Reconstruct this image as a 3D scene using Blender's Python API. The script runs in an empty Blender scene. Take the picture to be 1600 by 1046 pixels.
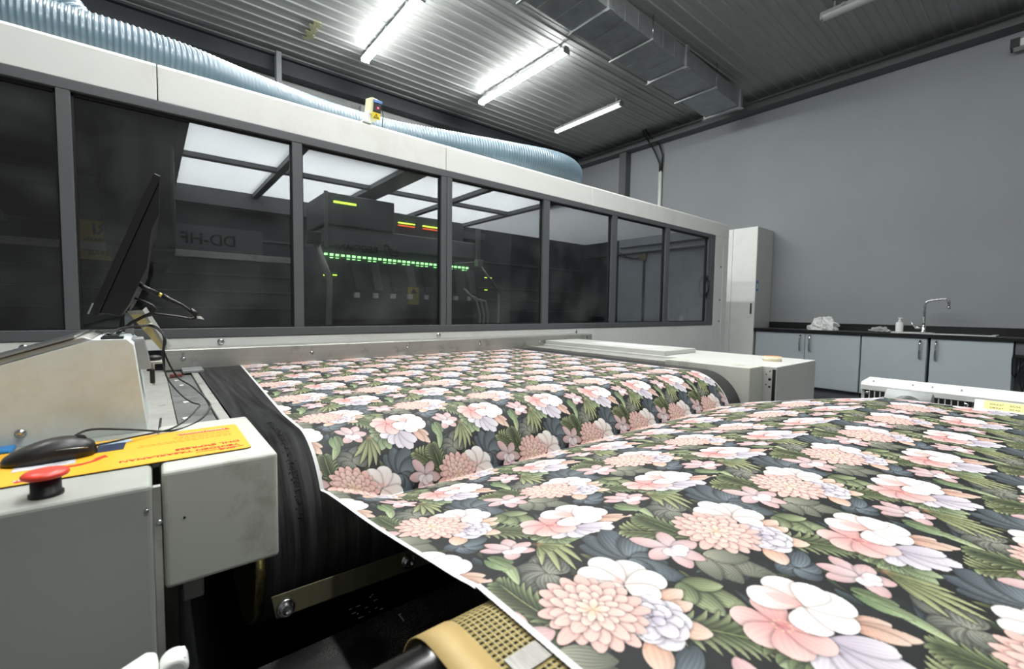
import bpy, math, random
import numpy as np
from mathutils import Vector, Matrix

random.seed(3)
PI = math.pi
H = 1.12                       # camera height above the floor; all z below are given relative to the lens height
scene = bpy.context.scene
COL = scene.collection

# ------------------------------------------------------------------ camera
cam_d = bpy.data.cameras.new('camera')
cam_d.sensor_width = 36.0
cam_d.lens = 691.0/1600*36
cam_d.clip_start = 0.02
cam_d.dof.use_dof = True
cam_d.dof.focus_distance = 1.5
cam_d.dof.aperture_fstop = 6.3
cam = bpy.data.objects.new('camera', cam_d)
COL.objects.link(cam)
_yaw, _pit, _rol = 0.68555, -0.0570, 0.01369
_f = Vector((math.sin(_yaw)*math.cos(_pit), math.cos(_yaw)*math.cos(_pit), math.sin(_pit)))
_r = Vector((math.cos(_yaw), -math.sin(_yaw), 0)); _u = _r.cross(_f)
_R = _r*math.cos(_rol)+_u*math.sin(_rol); _U = _u*math.cos(_rol)-_r*math.sin(_rol)
cam.matrix_world = Matrix(((_R.x, _U.x, -_f.x, 0), (_R.y, _U.y, -_f.y, 0), (_R.z, _U.z, -_f.z, H), (0, 0, 0, 1)))
scene.camera = cam

# ------------------------------------------------------------------ world, exposure
w = bpy.data.worlds.new('hall'); scene.world = w; w.use_nodes = True
w.node_tree.nodes['Background'].inputs[0].default_value = (0.88, 0.89, 0.91, 1)
w.node_tree.nodes['Background'].inputs[1].default_value = 0.06
scene.view_settings.view_transform = 'Standard'
scene.view_settings.look = 'None'
scene.view_settings.gamma = 1.0
scene.view_settings.exposure = 1.92
scene.view_settings.use_curve_mapping = False
scene.cycles.use_denoising = True
scene.cycles.max_bounces = 8
scene.cycles.transparent_max_bounces = 12
scene.cycles.caustics_reflective = False
scene.cycles.caustics_refractive = False
TUBE = 25.0                    # emission of a lit fluorescent tube
LAMP = 1.0

# ------------------------------------------------------------------ helpers
def lin(h):
    if not isinstance(h, int): return tuple(h)
    o = []
    for s in (16, 8, 0):
        c = (h >> s & 255)/255
        o.append(c/12.92 if c <= .04045 else ((c+.055)/1.055)**2.4)
    return tuple(o)

def mat(name, col, rough=.5, metal=0., var=.06, scale=8., bump=0., spec=.5, trans=0., emit=None, es=0., dirt=None, dscale=3., dlo=.55, dhi=.75, coat=0., stretch=(1, 1, 1)):
    m = bpy.data.materials.new(name); m.use_nodes = True
    nt = m.node_tree; N = nt.nodes; L = nt.links
    b = N['Principled BSDF']
    c = lin(col)
    tc = N.new('ShaderNodeTexCoord'); mp = N.new('ShaderNodeMapping'); mp.inputs['Scale'].default_value = stretch
    L.new(tc.outputs['Object'], mp.inputs[0])
    nz = N.new('ShaderNodeTexNoise'); nz.inputs['Scale'].default_value = scale; nz.inputs['Detail'].default_value = 5
    L.new(mp.outputs[0], nz.inputs['Vector'])
    rp = N.new('ShaderNodeValToRGB')
    rp.color_ramp.elements[0].position = .3; rp.color_ramp.elements[1].position = .7
    rp.color_ramp.elements[0].color = tuple(x*(1-var) for x in c)+(1,)
    rp.color_ramp.elements[1].color = tuple(min(1, x*(1+var)) for x in c)+(1,)
    L.new(nz.outputs[0], rp.inputs[0])
    out = rp.outputs[0]
    if dirt is not None:
        n2 = N.new('ShaderNodeTexNoise'); n2.inputs['Scale'].default_value = dscale; n2.inputs['Detail'].default_value = 8; n2.inputs['Roughness'].default_value = .7
        L.new(tc.outputs['Object'], n2.inputs['Vector'])
        r2 = N.new('ShaderNodeMapRange'); r2.inputs[1].default_value = dlo; r2.inputs[2].default_value = dhi
        L.new(n2.outputs[0], r2.inputs[0])
        mx = N.new('ShaderNodeMix'); mx.data_type = 'RGBA'
        L.new(r2.outputs[0], mx.inputs[0]); L.new(out, mx.inputs[6]); mx.inputs[7].default_value = lin(dirt)+(1,)
        out = mx.outputs[2]
    L.new(out, b.inputs['Base Color'])
    b.inputs['Roughness'].default_value = rough; b.inputs['Metallic'].default_value = metal
    b.inputs['Specular IOR Level'].default_value = spec
    if coat: b.inputs['Coat Weight'].default_value = coat; b.inputs['Coat Roughness'].default_value = .15
    if bump:
        bp = N.new('ShaderNodeBump'); bp.inputs['Strength'].default_value = bump; bp.inputs['Distance'].default_value = .004
        L.new(nz.outputs[0], bp.inputs['Height']); L.new(bp.outputs[0], b.inputs['Normal'])
    if emit is not None:
        b.inputs['Emission Color'].default_value = lin(emit)+(1,); b.inputs['Emission Strength'].default_value = es
    return m

def glass_mat(name, tint, refl=.09):
    m = bpy.data.materials.new(name); m.use_nodes = True
    nt = m.node_tree; N = nt.nodes; L = nt.links
    N.remove(N['Principled BSDF'])
    t = N.new('ShaderNodeBsdfTransparent'); t.inputs[0].default_value = lin(tint)+(1,)
    g = N.new('ShaderNodeBsdfGlossy'); g.inputs['Roughness'].default_value = .02
    fr = N.new('ShaderNodeFresnel'); fr.inputs[0].default_value = 1.5
    mm = N.new('ShaderNodeMath'); mm.operation = 'MULTIPLY_ADD'; mm.inputs[1].default_value = 1.0; mm.inputs[2].default_value = refl-.04
    L.new(fr.outputs[0], mm.inputs[0])
    ge = N.new('ShaderNodeNewGeometry'); iv = N.new('ShaderNodeMath'); iv.operation = 'SUBTRACT'; iv.inputs[0].default_value = 1; L.new(ge.outputs['Backfacing'], iv.inputs[1])
    m3 = N.new('ShaderNodeMath'); m3.operation = 'MULTIPLY'; L.new(mm.outputs[0], m3.inputs[0]); L.new(iv.outputs[0], m3.inputs[1]); mm = m3
    # faint dust smears
    nz = N.new('ShaderNodeTexNoise'); nz.inputs['Scale'].default_value = 3; nz.inputs['Detail'].default_value = 6
    d = N.new('ShaderNodeBsdfDiffuse'); d.inputs[0].default_value = (.55, .58, .58, 1)
    mr = N.new('ShaderNodeMapRange'); mr.inputs[1].default_value = .45; mr.inputs[2].default_value = .8; mr.inputs[4].default_value = .08
    L.new(nz.outputs[0], mr.inputs[0])
    m1 = N.new('ShaderNodeMixShader'); m2 = N.new('ShaderNodeMixShader')
    L.new(mm.outputs[0], m1.inputs[0]); L.new(t.outputs[0], m1.inputs[1]); L.new(g.outputs[0], m1.inputs[2])
    L.new(mr.outputs[0], m2.inputs[0]); L.new(m1.outputs[0], m2.inputs[1]); L.new(d.outputs[0], m2.inputs[2])
    L.new(m2.outputs[0], N['Material Output'].inputs[0])
    return m

class MB:
    """collects vertices and faces of ONE mesh; coordinates relative to the lens height"""
    def __init__(s): s.v = []; s.f = []; s.m = []; s.sm = []
    def add(s, vs, fs, mi=0, smooth=False):
        o = len(s.v); s.v += [tuple(v) for v in vs]; s.f += [tuple(i+o for i in f) for f in fs]
        s.m += [mi]*len(fs); s.sm += [smooth]*len(fs); return s
    def box(s, x0, x1, y0, y1, z0, z1, mi=0):
        return s.hexa([(x0, y0, z0), (x1, y0, z0), (x1, y1, z0), (x0, y1, z0), (x0, y0, z1), (x1, y0, z1), (x1, y1, z1), (x0, y1, z1)], mi)
    def hexa(s, v, mi=0):
        return s.add(v, [(3, 2, 1, 0), (4, 5, 6, 7), (0, 1, 5, 4), (1, 2, 6, 5), (2, 3, 7, 6), (3, 0, 4, 7)], mi)
    def prism(s, pts, axis, a, b, mi=0):
        """polygon pts in the plane across axis ('x': (y,z), 'y': (x,z), 'z': (x,y)), extruded from a to b"""
        def P(p, t): return {'x': (t, p[0], p[1]), 'y': (p[0], t, p[1]), 'z': (p[0], p[1], t)}[axis]
        n = len(pts)
        vs = [P(p, a) for p in pts]+[P(p, b) for p in pts]
        fs = [tuple(range(n-1, -1, -1)), tuple(range(n, 2*n))]+[(i, (i+1) % n, n+(i+1) % n, n+i) for i in range(n)]
        return s.add(vs, fs, mi)
    def tube(s, path, r, seg=10, mi=0, caps=True):
        P = [Vector(p) for p in path]; n = len(P); vs = []
        rr = r if isinstance(r, (list, tuple)) else [r]*n
        prev = None
        for i in range(n):
            t = (P[min(i+1, n-1)]-P[max(i-1, 0)]).normalized()
            if prev is None:
                a = Vector((0, 0, 1)) if abs(t.z) < .9 else Vector((1, 0, 0))
                u = t.cross(a).normalized()
            else:
                u = (prev-t*prev.dot(t)).normalized()
            prev = u; v = t.cross(u)
            for k in range(seg):
                an = 2*PI*k/seg; vs.append(P[i]+(u*math.cos(an)+v*math.sin(an))*rr[i])
        fs = [(i*seg+k, i*seg+(k+1) % seg, (i+1)*seg+(k+1) % seg, (i+1)*seg+k) for i in range(n-1) for k in range(seg)]
        s.add(vs, fs, mi, True)
        if caps:
            o = len(s.v)-n*seg
            s.f += [tuple(o+k for k in range(seg-1, -1, -1)), tuple(o+(n-1)*seg+k for k in range(seg))]; s.m += [mi]*2; s.sm += [False]*2
        return s
    def cyl(s, p0, p1, r, seg=16, mi=0): return s.tube([p0, p1], r, seg, mi)
    def lathe(s, c, prof, axis='z', seg=24, mi=0):
        """prof: (radius, height) pairs about an axis through c"""
        vs = []
        for r, h in prof:
            for k in range(seg):
                a = 2*PI*k/seg; p, q = r*math.cos(a), r*math.sin(a)
                o = {'z': (p, q, h), 'x': (h, p, q), 'y': (q, h, p)}[axis]
                vs.append((c[0]+o[0], c[1]+o[1], c[2]+o[2]))
        n = len(prof)
        fs = [(i*seg+k, i*seg+(k+1) % seg, (i+1)*seg+(k+1) % seg, (i+1)*seg+k) for i in range(n-1) for k in range(seg)]
        s.add(vs, fs, mi, True)
        o = len(s.v)-n*seg
        s.f += [tuple(o+k for k in range(seg-1, -1, -1)), tuple(o+(n-1)*seg+k for k in range(seg))]; s.m += [mi]*2; s.sm += [False]*2
        return s
    def build(s, name, mats, parent=None, bevel=0., seg=2):
        me = bpy.data.meshes.new(name)
        if not isinstance(mats, (list, tuple)): mats = [mats]
        if parent is not None:
            r = parent
            off = Vector((0, 0, 0))
            while r is not None: off += Vector(r.location); r = r.parent
        else:
            xs = [v[0] for v in s.v]; ys = [v[1] for v in s.v]; zs = [v[2] for v in s.v]
            off = Vector(((min(xs)+max(xs))/2, (min(ys)+max(ys))/2, min(zs)+H))
        me.from_pydata([(v[0]-off.x, v[1]-off.y, v[2]+H-off.z) for v in s.v], [], s.f)
        for m in mats: me.materials.append(m)
        me.polygons.foreach_set('material_index', s.m)
        me.polygons.foreach_set('use_smooth', s.sm)
        me.update()
        o = bpy.data.objects.new(name, me); COL.objects.link(o)
        if parent is not None: o.parent = parent
        else: o.location = off
        if bevel:
            b = o.modifiers.new('bevel', 'BEVEL'); b.width = bevel; b.segments = seg; b.limit_method = 'ANGLE'; b.angle_limit = .7
            b.harden_normals = False
        return o

def tag(o, label, cat, group=None, kind=None):
    if label: o['label'] = label
    if cat: o['category'] = cat
    if group: o['group'] = group
    if kind: o['kind'] = kind
    return o
def thing(name, label, cat, loc, group=None, kind=None):
    o = bpy.data.objects.new(name, None); COL.objects.link(o)
    o.location = (loc[0], loc[1], loc[2]+H); o.empty_display_size = .05
    return tag(o, label, cat, group, kind)
def struct(name, mb, m, label=None, bevel=0.):
    o = mb.build(name, m, None, bevel); o['kind'] = 'structure'
    if label: o['label'] = label
    return o
def kids(o): return [c for c in COL.objects if c.parent == o]
def copy_tree(o, parent=None):
    c = o.copy(); COL.objects.link(c)
    if parent is not None: c.parent = parent
    for ch in kids(o): copy_tree(ch, c)
    return c
def text_mesh(name, body, size, m, parent, origin, ex, ey, th=.0006, align='LEFT', shear=0., bold=0.):
    """lettering standing on the plane through origin spanned by ex (reading direction) and ey (up)"""
    cu = bpy.data.curves.new(name, 'FONT'); cu.body = body; cu.size = size; cu.align_x = align; cu.shear = shear; cu.offset = bold
    cu.extrude = 0; cu.resolution_u = 3
    t = bpy.data.objects.new('tmp', cu); COL.objects.link(t)
    dg = bpy.context.evaluated_depsgraph_get(); dg.update()
    me = bpy.data.meshes.new_from_object(t.evaluated_get(dg))
    bpy.data.objects.remove(t)
    ex, ey = Vector(ex).normalized(), Vector(ey).normalized(); nz = ex.cross(ey)
    r = parent; off = Vector((0, 0, 0))
    while r is not None: off += Vector(r.location); r = r.parent
    O = Vector((origin[0], origin[1], origin[2]+H))-off
    for v in me.vertices: v.co = O+ex*v.co.x+ey*v.co.y+nz*v.co.z
    me.materials.clear(); me.materials.append(m); me.name = name
    o = bpy.data.objects.new(name, me); COL.objects.link(o); o.parent = parent
    s = o.modifiers.new('thick', 'SOLIDIFY'); s.thickness = th; s.offset = 0
    return o
def screw(mb, c, axis='y', r=.008, d=-1):
    """a domed screw head"""
    prof = [(r*1.25, 0), (r*1.25, d*.0015), (r, d*.002), (r*.85, d*.006), (r*.45, d*.0075), (r*.4, d*.004)]
    mb.lathe(c, prof, axis, 14)

M = {}
M['white'] = mat('white_powder_coat', 0xe6e9e4, .45, var=.015, scale=3, bump=.02, dirt=0xd6d6cc, dscale=1.7, dlo=.52, dhi=.8)
M['grey'] = mat('grey_powder_coat', 0xc6c8c3, .5, var=.03, scale=3, bump=.02, dirt=0xbab9ab, dscale=3.5, dlo=.62, dhi=.9)
M['greyside'] = mat('cover_paint', 0xc2c6bc, .5, var=.03, scale=5, bump=.03, dirt=0x858069, dscale=9, dlo=.54, dhi=.80)
M['panelgrey'] = mat('console_paint', 0xa4a8a1, .5, var=.03, scale=4, bump=.02, dirt=0x8f9184, dscale=2.5, dlo=.55, dhi=.9)
M['pedestal'] = mat('pedestal_paint', 0xdde9ea, .5, var=.02, scale=3, bump=.02, dirt=0xc6c9bb, dscale=4, dlo=.5, dhi=.8)
M['frame'] = mat('dark_grey_frame', 0x5a5d5f, .5, var=.03)
M['black'] = mat('black_plastic', 0x151516, .42, var=.1)
M['matt'] = mat('matt_black', 0x1b1c1c, .8, var=.1)
M['dark'] = mat('dark_interior', 0x3c4042, .6, var=.12, scale=3)
M['alu'] = mat('brushed_aluminium', 0xb4b5ae, .42, metal=.65, var=.08, scale=30, stretch=(.05, 1, 1), dirt=0x87877d, dscale=9)
M['steel'] = mat('steel', 0xb9bcbc, .25, metal=1., var=.05)
M['chrome'] = mat('chrome', 0xd8dadb, .08, metal=1., var=.02)
M['galv'] = mat('galvanised_sheet', 0x9fa3a4, .45, metal=.5, var=.14, scale=6, bump=.15)
M['plat'] = mat('worn_steel_platform', 0x7f827f, .45, metal=.35, var=.2, scale=6, dirt=0x4b4c4a, dscale=14, dlo=.55, dhi=.7)
M['platedge'] = mat('pale_steel_edge', 0xabaca6, .5, metal=.3, var=.12, scale=14, dirt=0x55554f, dscale=25, dlo=.6, dhi=.68)
M['ceil'] = mat('ceiling_sheet', 0xa3a6a4, .5, metal=.0, var=.06, scale=2)
M['wall'] = mat('painted_wall', 0x8b9092, .65, var=.05, scale=1.2, bump=.05)
M['wallback'] = mat('back_wall_panel', 0xa0a4a3, .7, var=.05, scale=2)
M['beam'] = mat('painted_beam', 0x5e6162, .6, var=.05)
M['cab'] = mat('cabinet_laminate', 0xb3bdc1, .4, var=.015)
M['counter'] = mat('black_counter', 0x17181a, .3, var=.1)
M['floor'] = mat('hall_floor', 0x63676a, .35, var=.1, scale=2)
M['yellow'] = mat('yellow_mat', 0xecb01a, .5, var=.02)
M['red'] = mat('red_print', 0xd8261c, .5, var=.02)
M['redbtn'] = mat('red_button', 0xe0412f, .35, var=.02)
M['navy'] = mat('navy_print', 0x1c2f52, .4, var=.5, scale=90)
M['paper'] = mat('white_paper', 0xe9ebe9, .6, var=.01)
M['ylabel'] = mat('pale_yellow_label', 0xe6e08a, .5, var=.02)
M['ink'] = mat('black_ink', 0x151515, .5, var=.0)
M['blue'] = mat('blue_sticker', 0x2b7fc4, .4, var=.05)
M['tube_on'] = mat('lit_tube', 0xffffff, .4, emit=0xfffffe, es=TUBE, var=0)
M['tube_dim'] = mat('dim_tube', 0xe4e8e6, .4, emit=0xfffffe, es=.35, var=0)
M['tube_off'] = mat('unlit_tube', 0xc9cfcb, .35, var=.01)
M['fixture'] = mat('fixture_body', 0xa9adad, .5, var=.04)
M['hose'] = mat('blue_grey_hose', 0x6c838f, .34, var=.05, coat=.5)
M['beige'] = mat('beige_tape', 0xcdbf83, .6, var=.05)
M['cable'] = mat('black_cable', 0x101011, .45, var=.05)
M['glass'] = glass_mat('pane_glass', 0xd8dada, .075)
# --- the printed floral repeat, painted into an array (millimetres) and later sampled per vertex ---
TW, TH, PPM = 257.0, 302.0, 4
def paint_tile():
    rng = np.random.default_rng(7)
    nx, ny = int(TW*PPM), int(TH*PPM)
    img = np.zeros((ny, nx, 3), np.float32)
    def C(h): return np.array([h >> 16 & 255, h >> 8 & 255, h & 255], np.float32)/255
    yy, xx = np.mgrid[0:ny, 0:nx].astype(np.float32)
    tau = 2*np.pi
    n = sum(np.sin(tau*(a*xx/nx+b*yy/ny)+p)*w for a, b, p, w in
            [(2, 3, .3, .5), (5, -2, 1.2, .4), (-3, 7, 2., .35), (9, 4, .7, .25), (6, -11, 3., .25)])
    img[:] = C(0x191e20)
    img += (np.clip(n, 0, 2)[..., None]*.05)*np.array([.75, .95, .9], np.float32)
    def petal(b, tip, wd, c0, c1, c2=None, p=1.5, q=.6, bend=0., streak=.04, ns=5, edge=.10, sh=.35, notch=0., shade=0., a1=1.0):
        """c0 base colour, c1 tip colour, c2 colour of the outer rim."""
        b = np.array(b, float); tip = np.array(tip, float)
        d = tip-b; L = float(np.hypot(*d)); d /= L; nrm = np.array([-d[1], d[0]])
        R = L*.5+wd+abs(bend)+4; c = (b+tip)/2
        x0, x1 = int((c[0]-R)*PPM), int((c[0]+R)*PPM)+1
        y0, y1 = int((c[1]-R)*PPM), int((c[1]+R)*PPM)+1
        ys, xs = np.mgrid[y0:y1, x0:x1].astype(np.float32)
        px, py = xs/PPM-b[0], ys/PPM-b[1]
        t = (px*d[0]+py*d[1])/L
        tc = np.clip(t, 1e-4, 1-1e-4)
        lat = px*nrm[0]+py*nrm[1]-bend*np.sin(np.pi*tc)
        if notch: t = t+notch*np.exp(-(lat/(wd*.12))**2); tc = np.clip(t, 1e-4, 1-1e-4)
        w = wd/2*np.sin(np.pi*tc**p)**q+1e-3
        over = np.maximum(-t, t-1)*L
        dist = np.maximum(np.abs(lat)-w, over)
        iy, ix = (np.arange(y0, y1) % ny)[:, None], (np.arange(x0, x1) % nx)[None, :]
        cur = img[iy, ix]
        if sh: cur = cur*(1-sh*.62*np.exp(-(np.clip(dist, 0, None)/(1.6+wd*.05))**2)[..., None])
        u = np.clip(lat/w, -1, 1)
        m = (tc**1.1)[..., None]
        col = C(c0)*(1-m)+C(c1)*m
        ph = rng.uniform(0, 6)
        st = np.sin(u*ns*np.pi+ph+np.sin(tc*5+ph)*.6)*.6+np.sin(u*ns*2.7*np.pi+ph*2)*.4
        col = col*(1+streak*(st*(1-.3*tc))[..., None])
        if shade: col = col*(1-shade*np.clip(u*.5+.5, 0, 1)**1.5)[..., None]
        rim = np.abs(u)**6
        if c2 is not None: col = col*(1-rim[..., None]*.8)+C(c2)*rim[..., None]*.8
        else: col = col*(1-edge*.6*rim)[..., None]
        a = np.clip(.5-dist*1.6, 0, 1)[..., None]*a1
        img[iy, ix] = cur*(1-a)+np.clip(col, 0, 1)*a
    def ring(c, r0, r1, k, wd, c0, c1, a0=0., sx=1., sy=1., jit=.08, **kw):
        for i in rng.permutation(k) if k > 6 else range(k):
            a = a0+i*tau/k+rng.normal()*jit*.5
            r = r1*(1+rng.normal()*jit)
            petal((c[0]+np.cos(a)*r0*sx, c[1]+np.sin(a)*r0*sy), (c[0]+np.cos(a)*r*sx, c[1]+np.sin(a)*r*sy), wd*(1+rng.normal()*jit), c0, c1, **kw)
    def blob(c, r, col, al=1.):
        x0, x1, y0, y1 = [int(v*PPM) for v in (c[0]-2*r, c[0]+2*r, c[1]-2*r, c[1]+2*r)]
        ys, xs = np.mgrid[y0:y1, x0:x1]
        a = np.exp(-(((xs/PPM-c[0])**2+(ys/PPM-c[1])**2)/(r*r*.6)))[..., None]*al
        iy, ix = (np.arange(y0, y1) % ny)[:, None], (np.arange(x0, x1) % nx)[None, :]
        img[iy, ix] = img[iy, ix]*(1-a)+C(col)*a
    def frond(b, tip, k, ll, wd, c0, c1, cv=0., spread=1.0, side=0):
        b = np.array(b, float); tip = np.array(tip, float); d = tip-b; L = np.hypot(*d); d /= L; nr = np.array([-d[1], d[0]])
        def at(t): return b+d*L*t+nr*cv*np.sin(np.pi*t)
        for i in range(k):
            t = (i+.5)/k; p = at(t); l = ll*np.sin(np.pi*(.18+.72*t))
            for s in ((-1, 1) if side == 0 else (side,)):
                v = d*np.cos(spread)+nr*s*np.sin(spread)
                petal(p, p+v*l, wd, c0, c1, p=.9, q=.8, bend=-s*l*.14, streak=.10, ns=2, edge=.35, sh=.55, shade=.25)
        petal(b, tip, 1.6, 0x6f7f4c, 0x9aa865, p=1, q=.2, bend=cv, sh=.2)
    def lobes(b, tips, wd, c0, c1, **kw):
        for tp in tips: petal(b, tp, wd, c0, c1, **kw)
    # dim undergrowth filling the gaps
    for i in range(70):
        a = rng.uniform(0, tau); l = rng.uniform(22, 44); b0 = (rng.uniform(0, TW), rng.uniform(0, TH))
        petal(b0, (b0[0]+np.cos(a)*l, b0[1]+np.sin(a)*l), rng.uniform(6, 13), (0x2a3a2c, 0x31402f, 0x2b353c, 0x3a452f)[i % 4], (0x6f8457, 0x5d7350, 0x586a72, 0x848f5c)[i % 4], p=1., q=.8, bend=rng.uniform(-4, 4), streak=.18, ns=3, edge=.4, sh=.6, shade=.4)
    # dull broad leaves at the back of the drawing
    for b, tp, wd in (((521, 250), (545, 176), 38), ((521, 250), (500, 196), 34), ((521, 252), (560, 214), 32), ((515, 255), (486, 214), 26)):
        petal(b, tp, wd, 0x9c9c8a, 0x5c6355, p=.9, q=.7, streak=.28, ns=8, edge=.4, sh=.5)
    for tp in ((368, 382), (318, 362), (300, 330), (322, 306), (378, 346)):
        petal((344, 336), tp, 34, 0x8f9184, 0x4d534c, p=.95, q=.7, streak=.25, ns=7, edge=.4, sh=.5)
    # blue-grey leaves
    for tp, wd in (((416, 352), 34), ((440, 368), 34), ((478, 362), 40), ((500, 330), 34), ((470, 268), 36), ((455, 236), 32), ((428, 262), 26)):
        petal((443, 300), tp, wd, 0x8a97a0, 0x4c5963, p=.95, q=.55, streak=.16, ns=7, edge=.35, sh=.7, shade=.25)
    for tp, wd in (((300, 482), 30), ((318, 448), 32), ((352, 462), 34), ((342, 500), 30), ((372, 484), 24)):
        petal((327, 474), tp, wd, 0x7c8a94, 0x46525c, p=.95, q=.55, streak=.16, ns=6, edge=.35, sh=.7, shade=.25)
    # green leaves
    for tp, wd in (((462, 176), 34), ((432, 184), 30), ((478, 208), 26), ((424, 212), 24)):
        petal((447, 240), tp, wd, 0x6f8056, 0xa9b78a, p=.95, q=.65, streak=.22, ns=6, edge=.5, sh=.6, shade=.3)
    for tp, wd in (((408, 432), 22), ((398, 412), 20), ((400, 388), 22), ((414, 366), 22), ((436, 364), 20)):
        petal((436, 402), tp, wd, 0x4f6347, 0xa6b78c, p=1.1, q=.6, streak=.25, ns=5, edge=.4, sh=.5, c2=0x8c9b62)
    # palm fronds
    frond((356, 232), (428, 142), 11, 46, 8.5, 0x4c5b3a, 0xa9b684, cv=6, spread=.75)
    frond((544, 262), (494, 340), 10, 44, 8.0, 0x55633c, 0xc2cb93, cv=-10, spread=.85)
    frond((300, 262), (288, 352), 11, 40, 8.5, 0x3d4c34, 0xa3b27c, cv=4, spread=.7)
    frond((470, 372), (420, 446), 7, 30, 7.0, 0x4a5a3a, 0x93a272, cv=4, spread=.8)
    # hanging narrow leaves and the green bud
    for tp in ((362, 372), (349, 350), (357, 330), (374, 322), (392, 328), (408, 352)):
        petal((400, 412), tp, 10, 0x768252, 0xc3c992, p=1.15, q=.8, bend=3, streak=.10, ns=2, edge=.3, sh=.6, shade=.3)
    petal((330, 424), (332, 384), 20, 0x70865a, 0x91a67c, p=1., q=.6, streak=.15, sh=.5, shade=.3)
    petal((326, 424), (304, 340), 17, 0x7d9566, 0xc0cf9f, p=1.1, q=.6, bend=5, streak=.15, ns=3, sh=.5, shade=.3)
    petal((318, 420), (316, 372), 12, 0x5f7b50, 0x9fb486, p=1., q=.6, bend=-4, streak=.15, sh=.4)
    blob((398, 408), 9, 0xb98a66, .7); blob((470, 380), 6, 0xb98a66, .5)
    # orchids
    def orchid(c, tips, r=1.):
        for tp in tips: petal(c, tp, 21*r, 0xe9d3d6, 0xdcb0b0, p=1.2, q=.6, streak=.05, ns=4, edge=.12, sh=.45, shade=.12)
        for i in range(3):
            a = 3.6+i*.95
            petal(c, (c[0]+np.cos(a)*19*r, c[1]+np.sin(a)*19*r), 17*r, 0xf0e2e6, 0xf7eff0, p=1.4, q=.55, streak=.03, sh=.3)
        blob(c, 4, 0xcfa9b4, .7)
    orchid((365, 422), ((331, 446), (386, 458), (352, 462), (398, 424), (340, 394), (378, 394)))
    orchid((505, 284), ((481, 326), (462, 286), (530, 312), (542, 272), (482, 246), (512, 244)), 1.08)
    # cluster of pink and white blossom
    for tp, wd in (((548, 384), 24), ((542, 360), 22), ((528, 366), 18)):
        petal((512, 412), tp, wd, 0xd79b84, 0xefd2c0, p=1.1, q=.65, streak=.08, ns=4, sh=.5, shade=.1)
    for tp, wd in (((424, 404), 24), ((440, 378), 26), ((462, 360), 28), ((488, 352), 28), ((508, 370), 26)):
        petal((478, 414), tp, wd, 0xb7abbd, 0xe6e1ea, p=1.4, q=.5, streak=.07, ns=5, sh=.4, notch=.04)
    for a in (2.1, 2.95, 3.8, 4.75, 5.75, .75):
        petal((462, 448), (462+np.cos(a)*44, 448+np.sin(a)*44), 33, 0xdf9493, 0xf3cdc6, p=1.6, q=.5, streak=.05, ns=5, sh=.4, edge=.08)
    blob((462, 447), 9, 0xd77f84, .75)
    for i in range(9):
        a = i*.7; blob((462+np.cos(a)*8, 447+np.sin(a)*8), 1.6, 0xf2d8a8, .9)
    for a, l, wd, c0 in ((1.0, 50, 40, 0xf3c9c2), (2.05, 52, 38, 0xefb9b2), (3.6, 44, 36, 0xf5e3de), (4.72, 44, 38, 0xf7efec), (5.75, 50, 42, 0xf8f2f0), (.15, 46, 34, 0xf6ebe8)):
        petal((512, 444), (512+np.cos(a)*l, 444+np.sin(a)*l), wd, c0, 0xfbfaf8, p=1.7, q=.45, streak=.02, ns=4, sh=.35, edge=.06)
    petal((512, 444), (502, 478), 16, 0xe9a19c, 0xf3c4bf, p=1.2, q=.8, sh=0, streak=.05, a1=.7)
    # cluster of dahlia, white blossom and lavender rose
    for b, tp, wd in (((392, 246), (418, 250), 22), ((388, 238), (436, 232), 22), ((376, 214), (398, 180), 26), ((352, 214), (320, 182), 26), ((392, 226), (424, 214), 18)):
        petal(b, tp, wd, 0xdd9f80, 0xf3d8c8, p=1.1, q=.65, streak=.07, ns=4, sh=.5, shade=.12)
    for a, l, wd in ((.45, 50, 38), (1.25, 54, 36), (2.0, 50, 34), (2.8, 42, 32), (-.35, 50, 36), (-1.3, 38, 34)):
        petal((394, 274), (394+np.cos(a)*l, 274+np.sin(a)*l), wd, 0xf3ddd6, 0xfbfaf7, p=1.7, q=.45, streak=.02, ns=4, sh=.4, edge=.07)
    blob((396, 284), 6, 0xe3a49c, .8)
    ring((372, 224), 2, 36, 9, 26, 0xb5abc0, 0xebe7ef, jit=.07, p=1.5, q=.5, streak=.05, sh=.4, edge=.12)
    ring((372, 226), 1, 24, 7, 19, 0xc1b6cc, 0xf1edf3, jit=.09, p=1.5, q=.5, streak=.05, sh=.5, edge=.14)
    ring((372, 227), 0, 13, 5, 13, 0xb2a6bd, 0xe9e2ee, jit=.09, p=1.4, q=.5, streak=.04, sh=.5, edge=.2)
    ring((336, 270), 8, 54, 19, 17, 0xe3a59a, 0xf1c4ba, jit=.05, p=1.6, q=.5, streak=.05, ns=3, sh=.42, edge=.12)
    ring((336, 270), 5, 42, 16, 15, 0xe6aca0, 0xf4d0c6, a0=.2, jit=.06, p=1.6, q=.5, streak=.05, ns=3, sh=.42, edge=.12)
    ring((336, 270), 3, 29, 13, 12, 0xecb6a8, 0xf6d8cf, a0=.1, jit=.07, p=1.6, q=.5, streak=.04, sh=.42, edge=.12)
    ring((336, 270), 1, 17, 10, 8, 0xefc3ac, 0xf8e2d6, jit=.07, p=1.3, q=.6, streak=.04, sh=.4)
    blob((336, 270), 6, 0xefd2a8, .8)
    img = np.clip(img, 0, 1)
    # the print is washed out towards pastel: lift the mid tones, keep the ground dark
    lum = img.mean(2, keepdims=True)
    img = lum+(img-lum)*.95
    img = img*(.72+.28*np.clip(lum/.55, 0, 1)**1.2)
    return np.clip(img**.90*1.02+np.array([.0, .0, -.005], np.float32), 0, 1)
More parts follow.
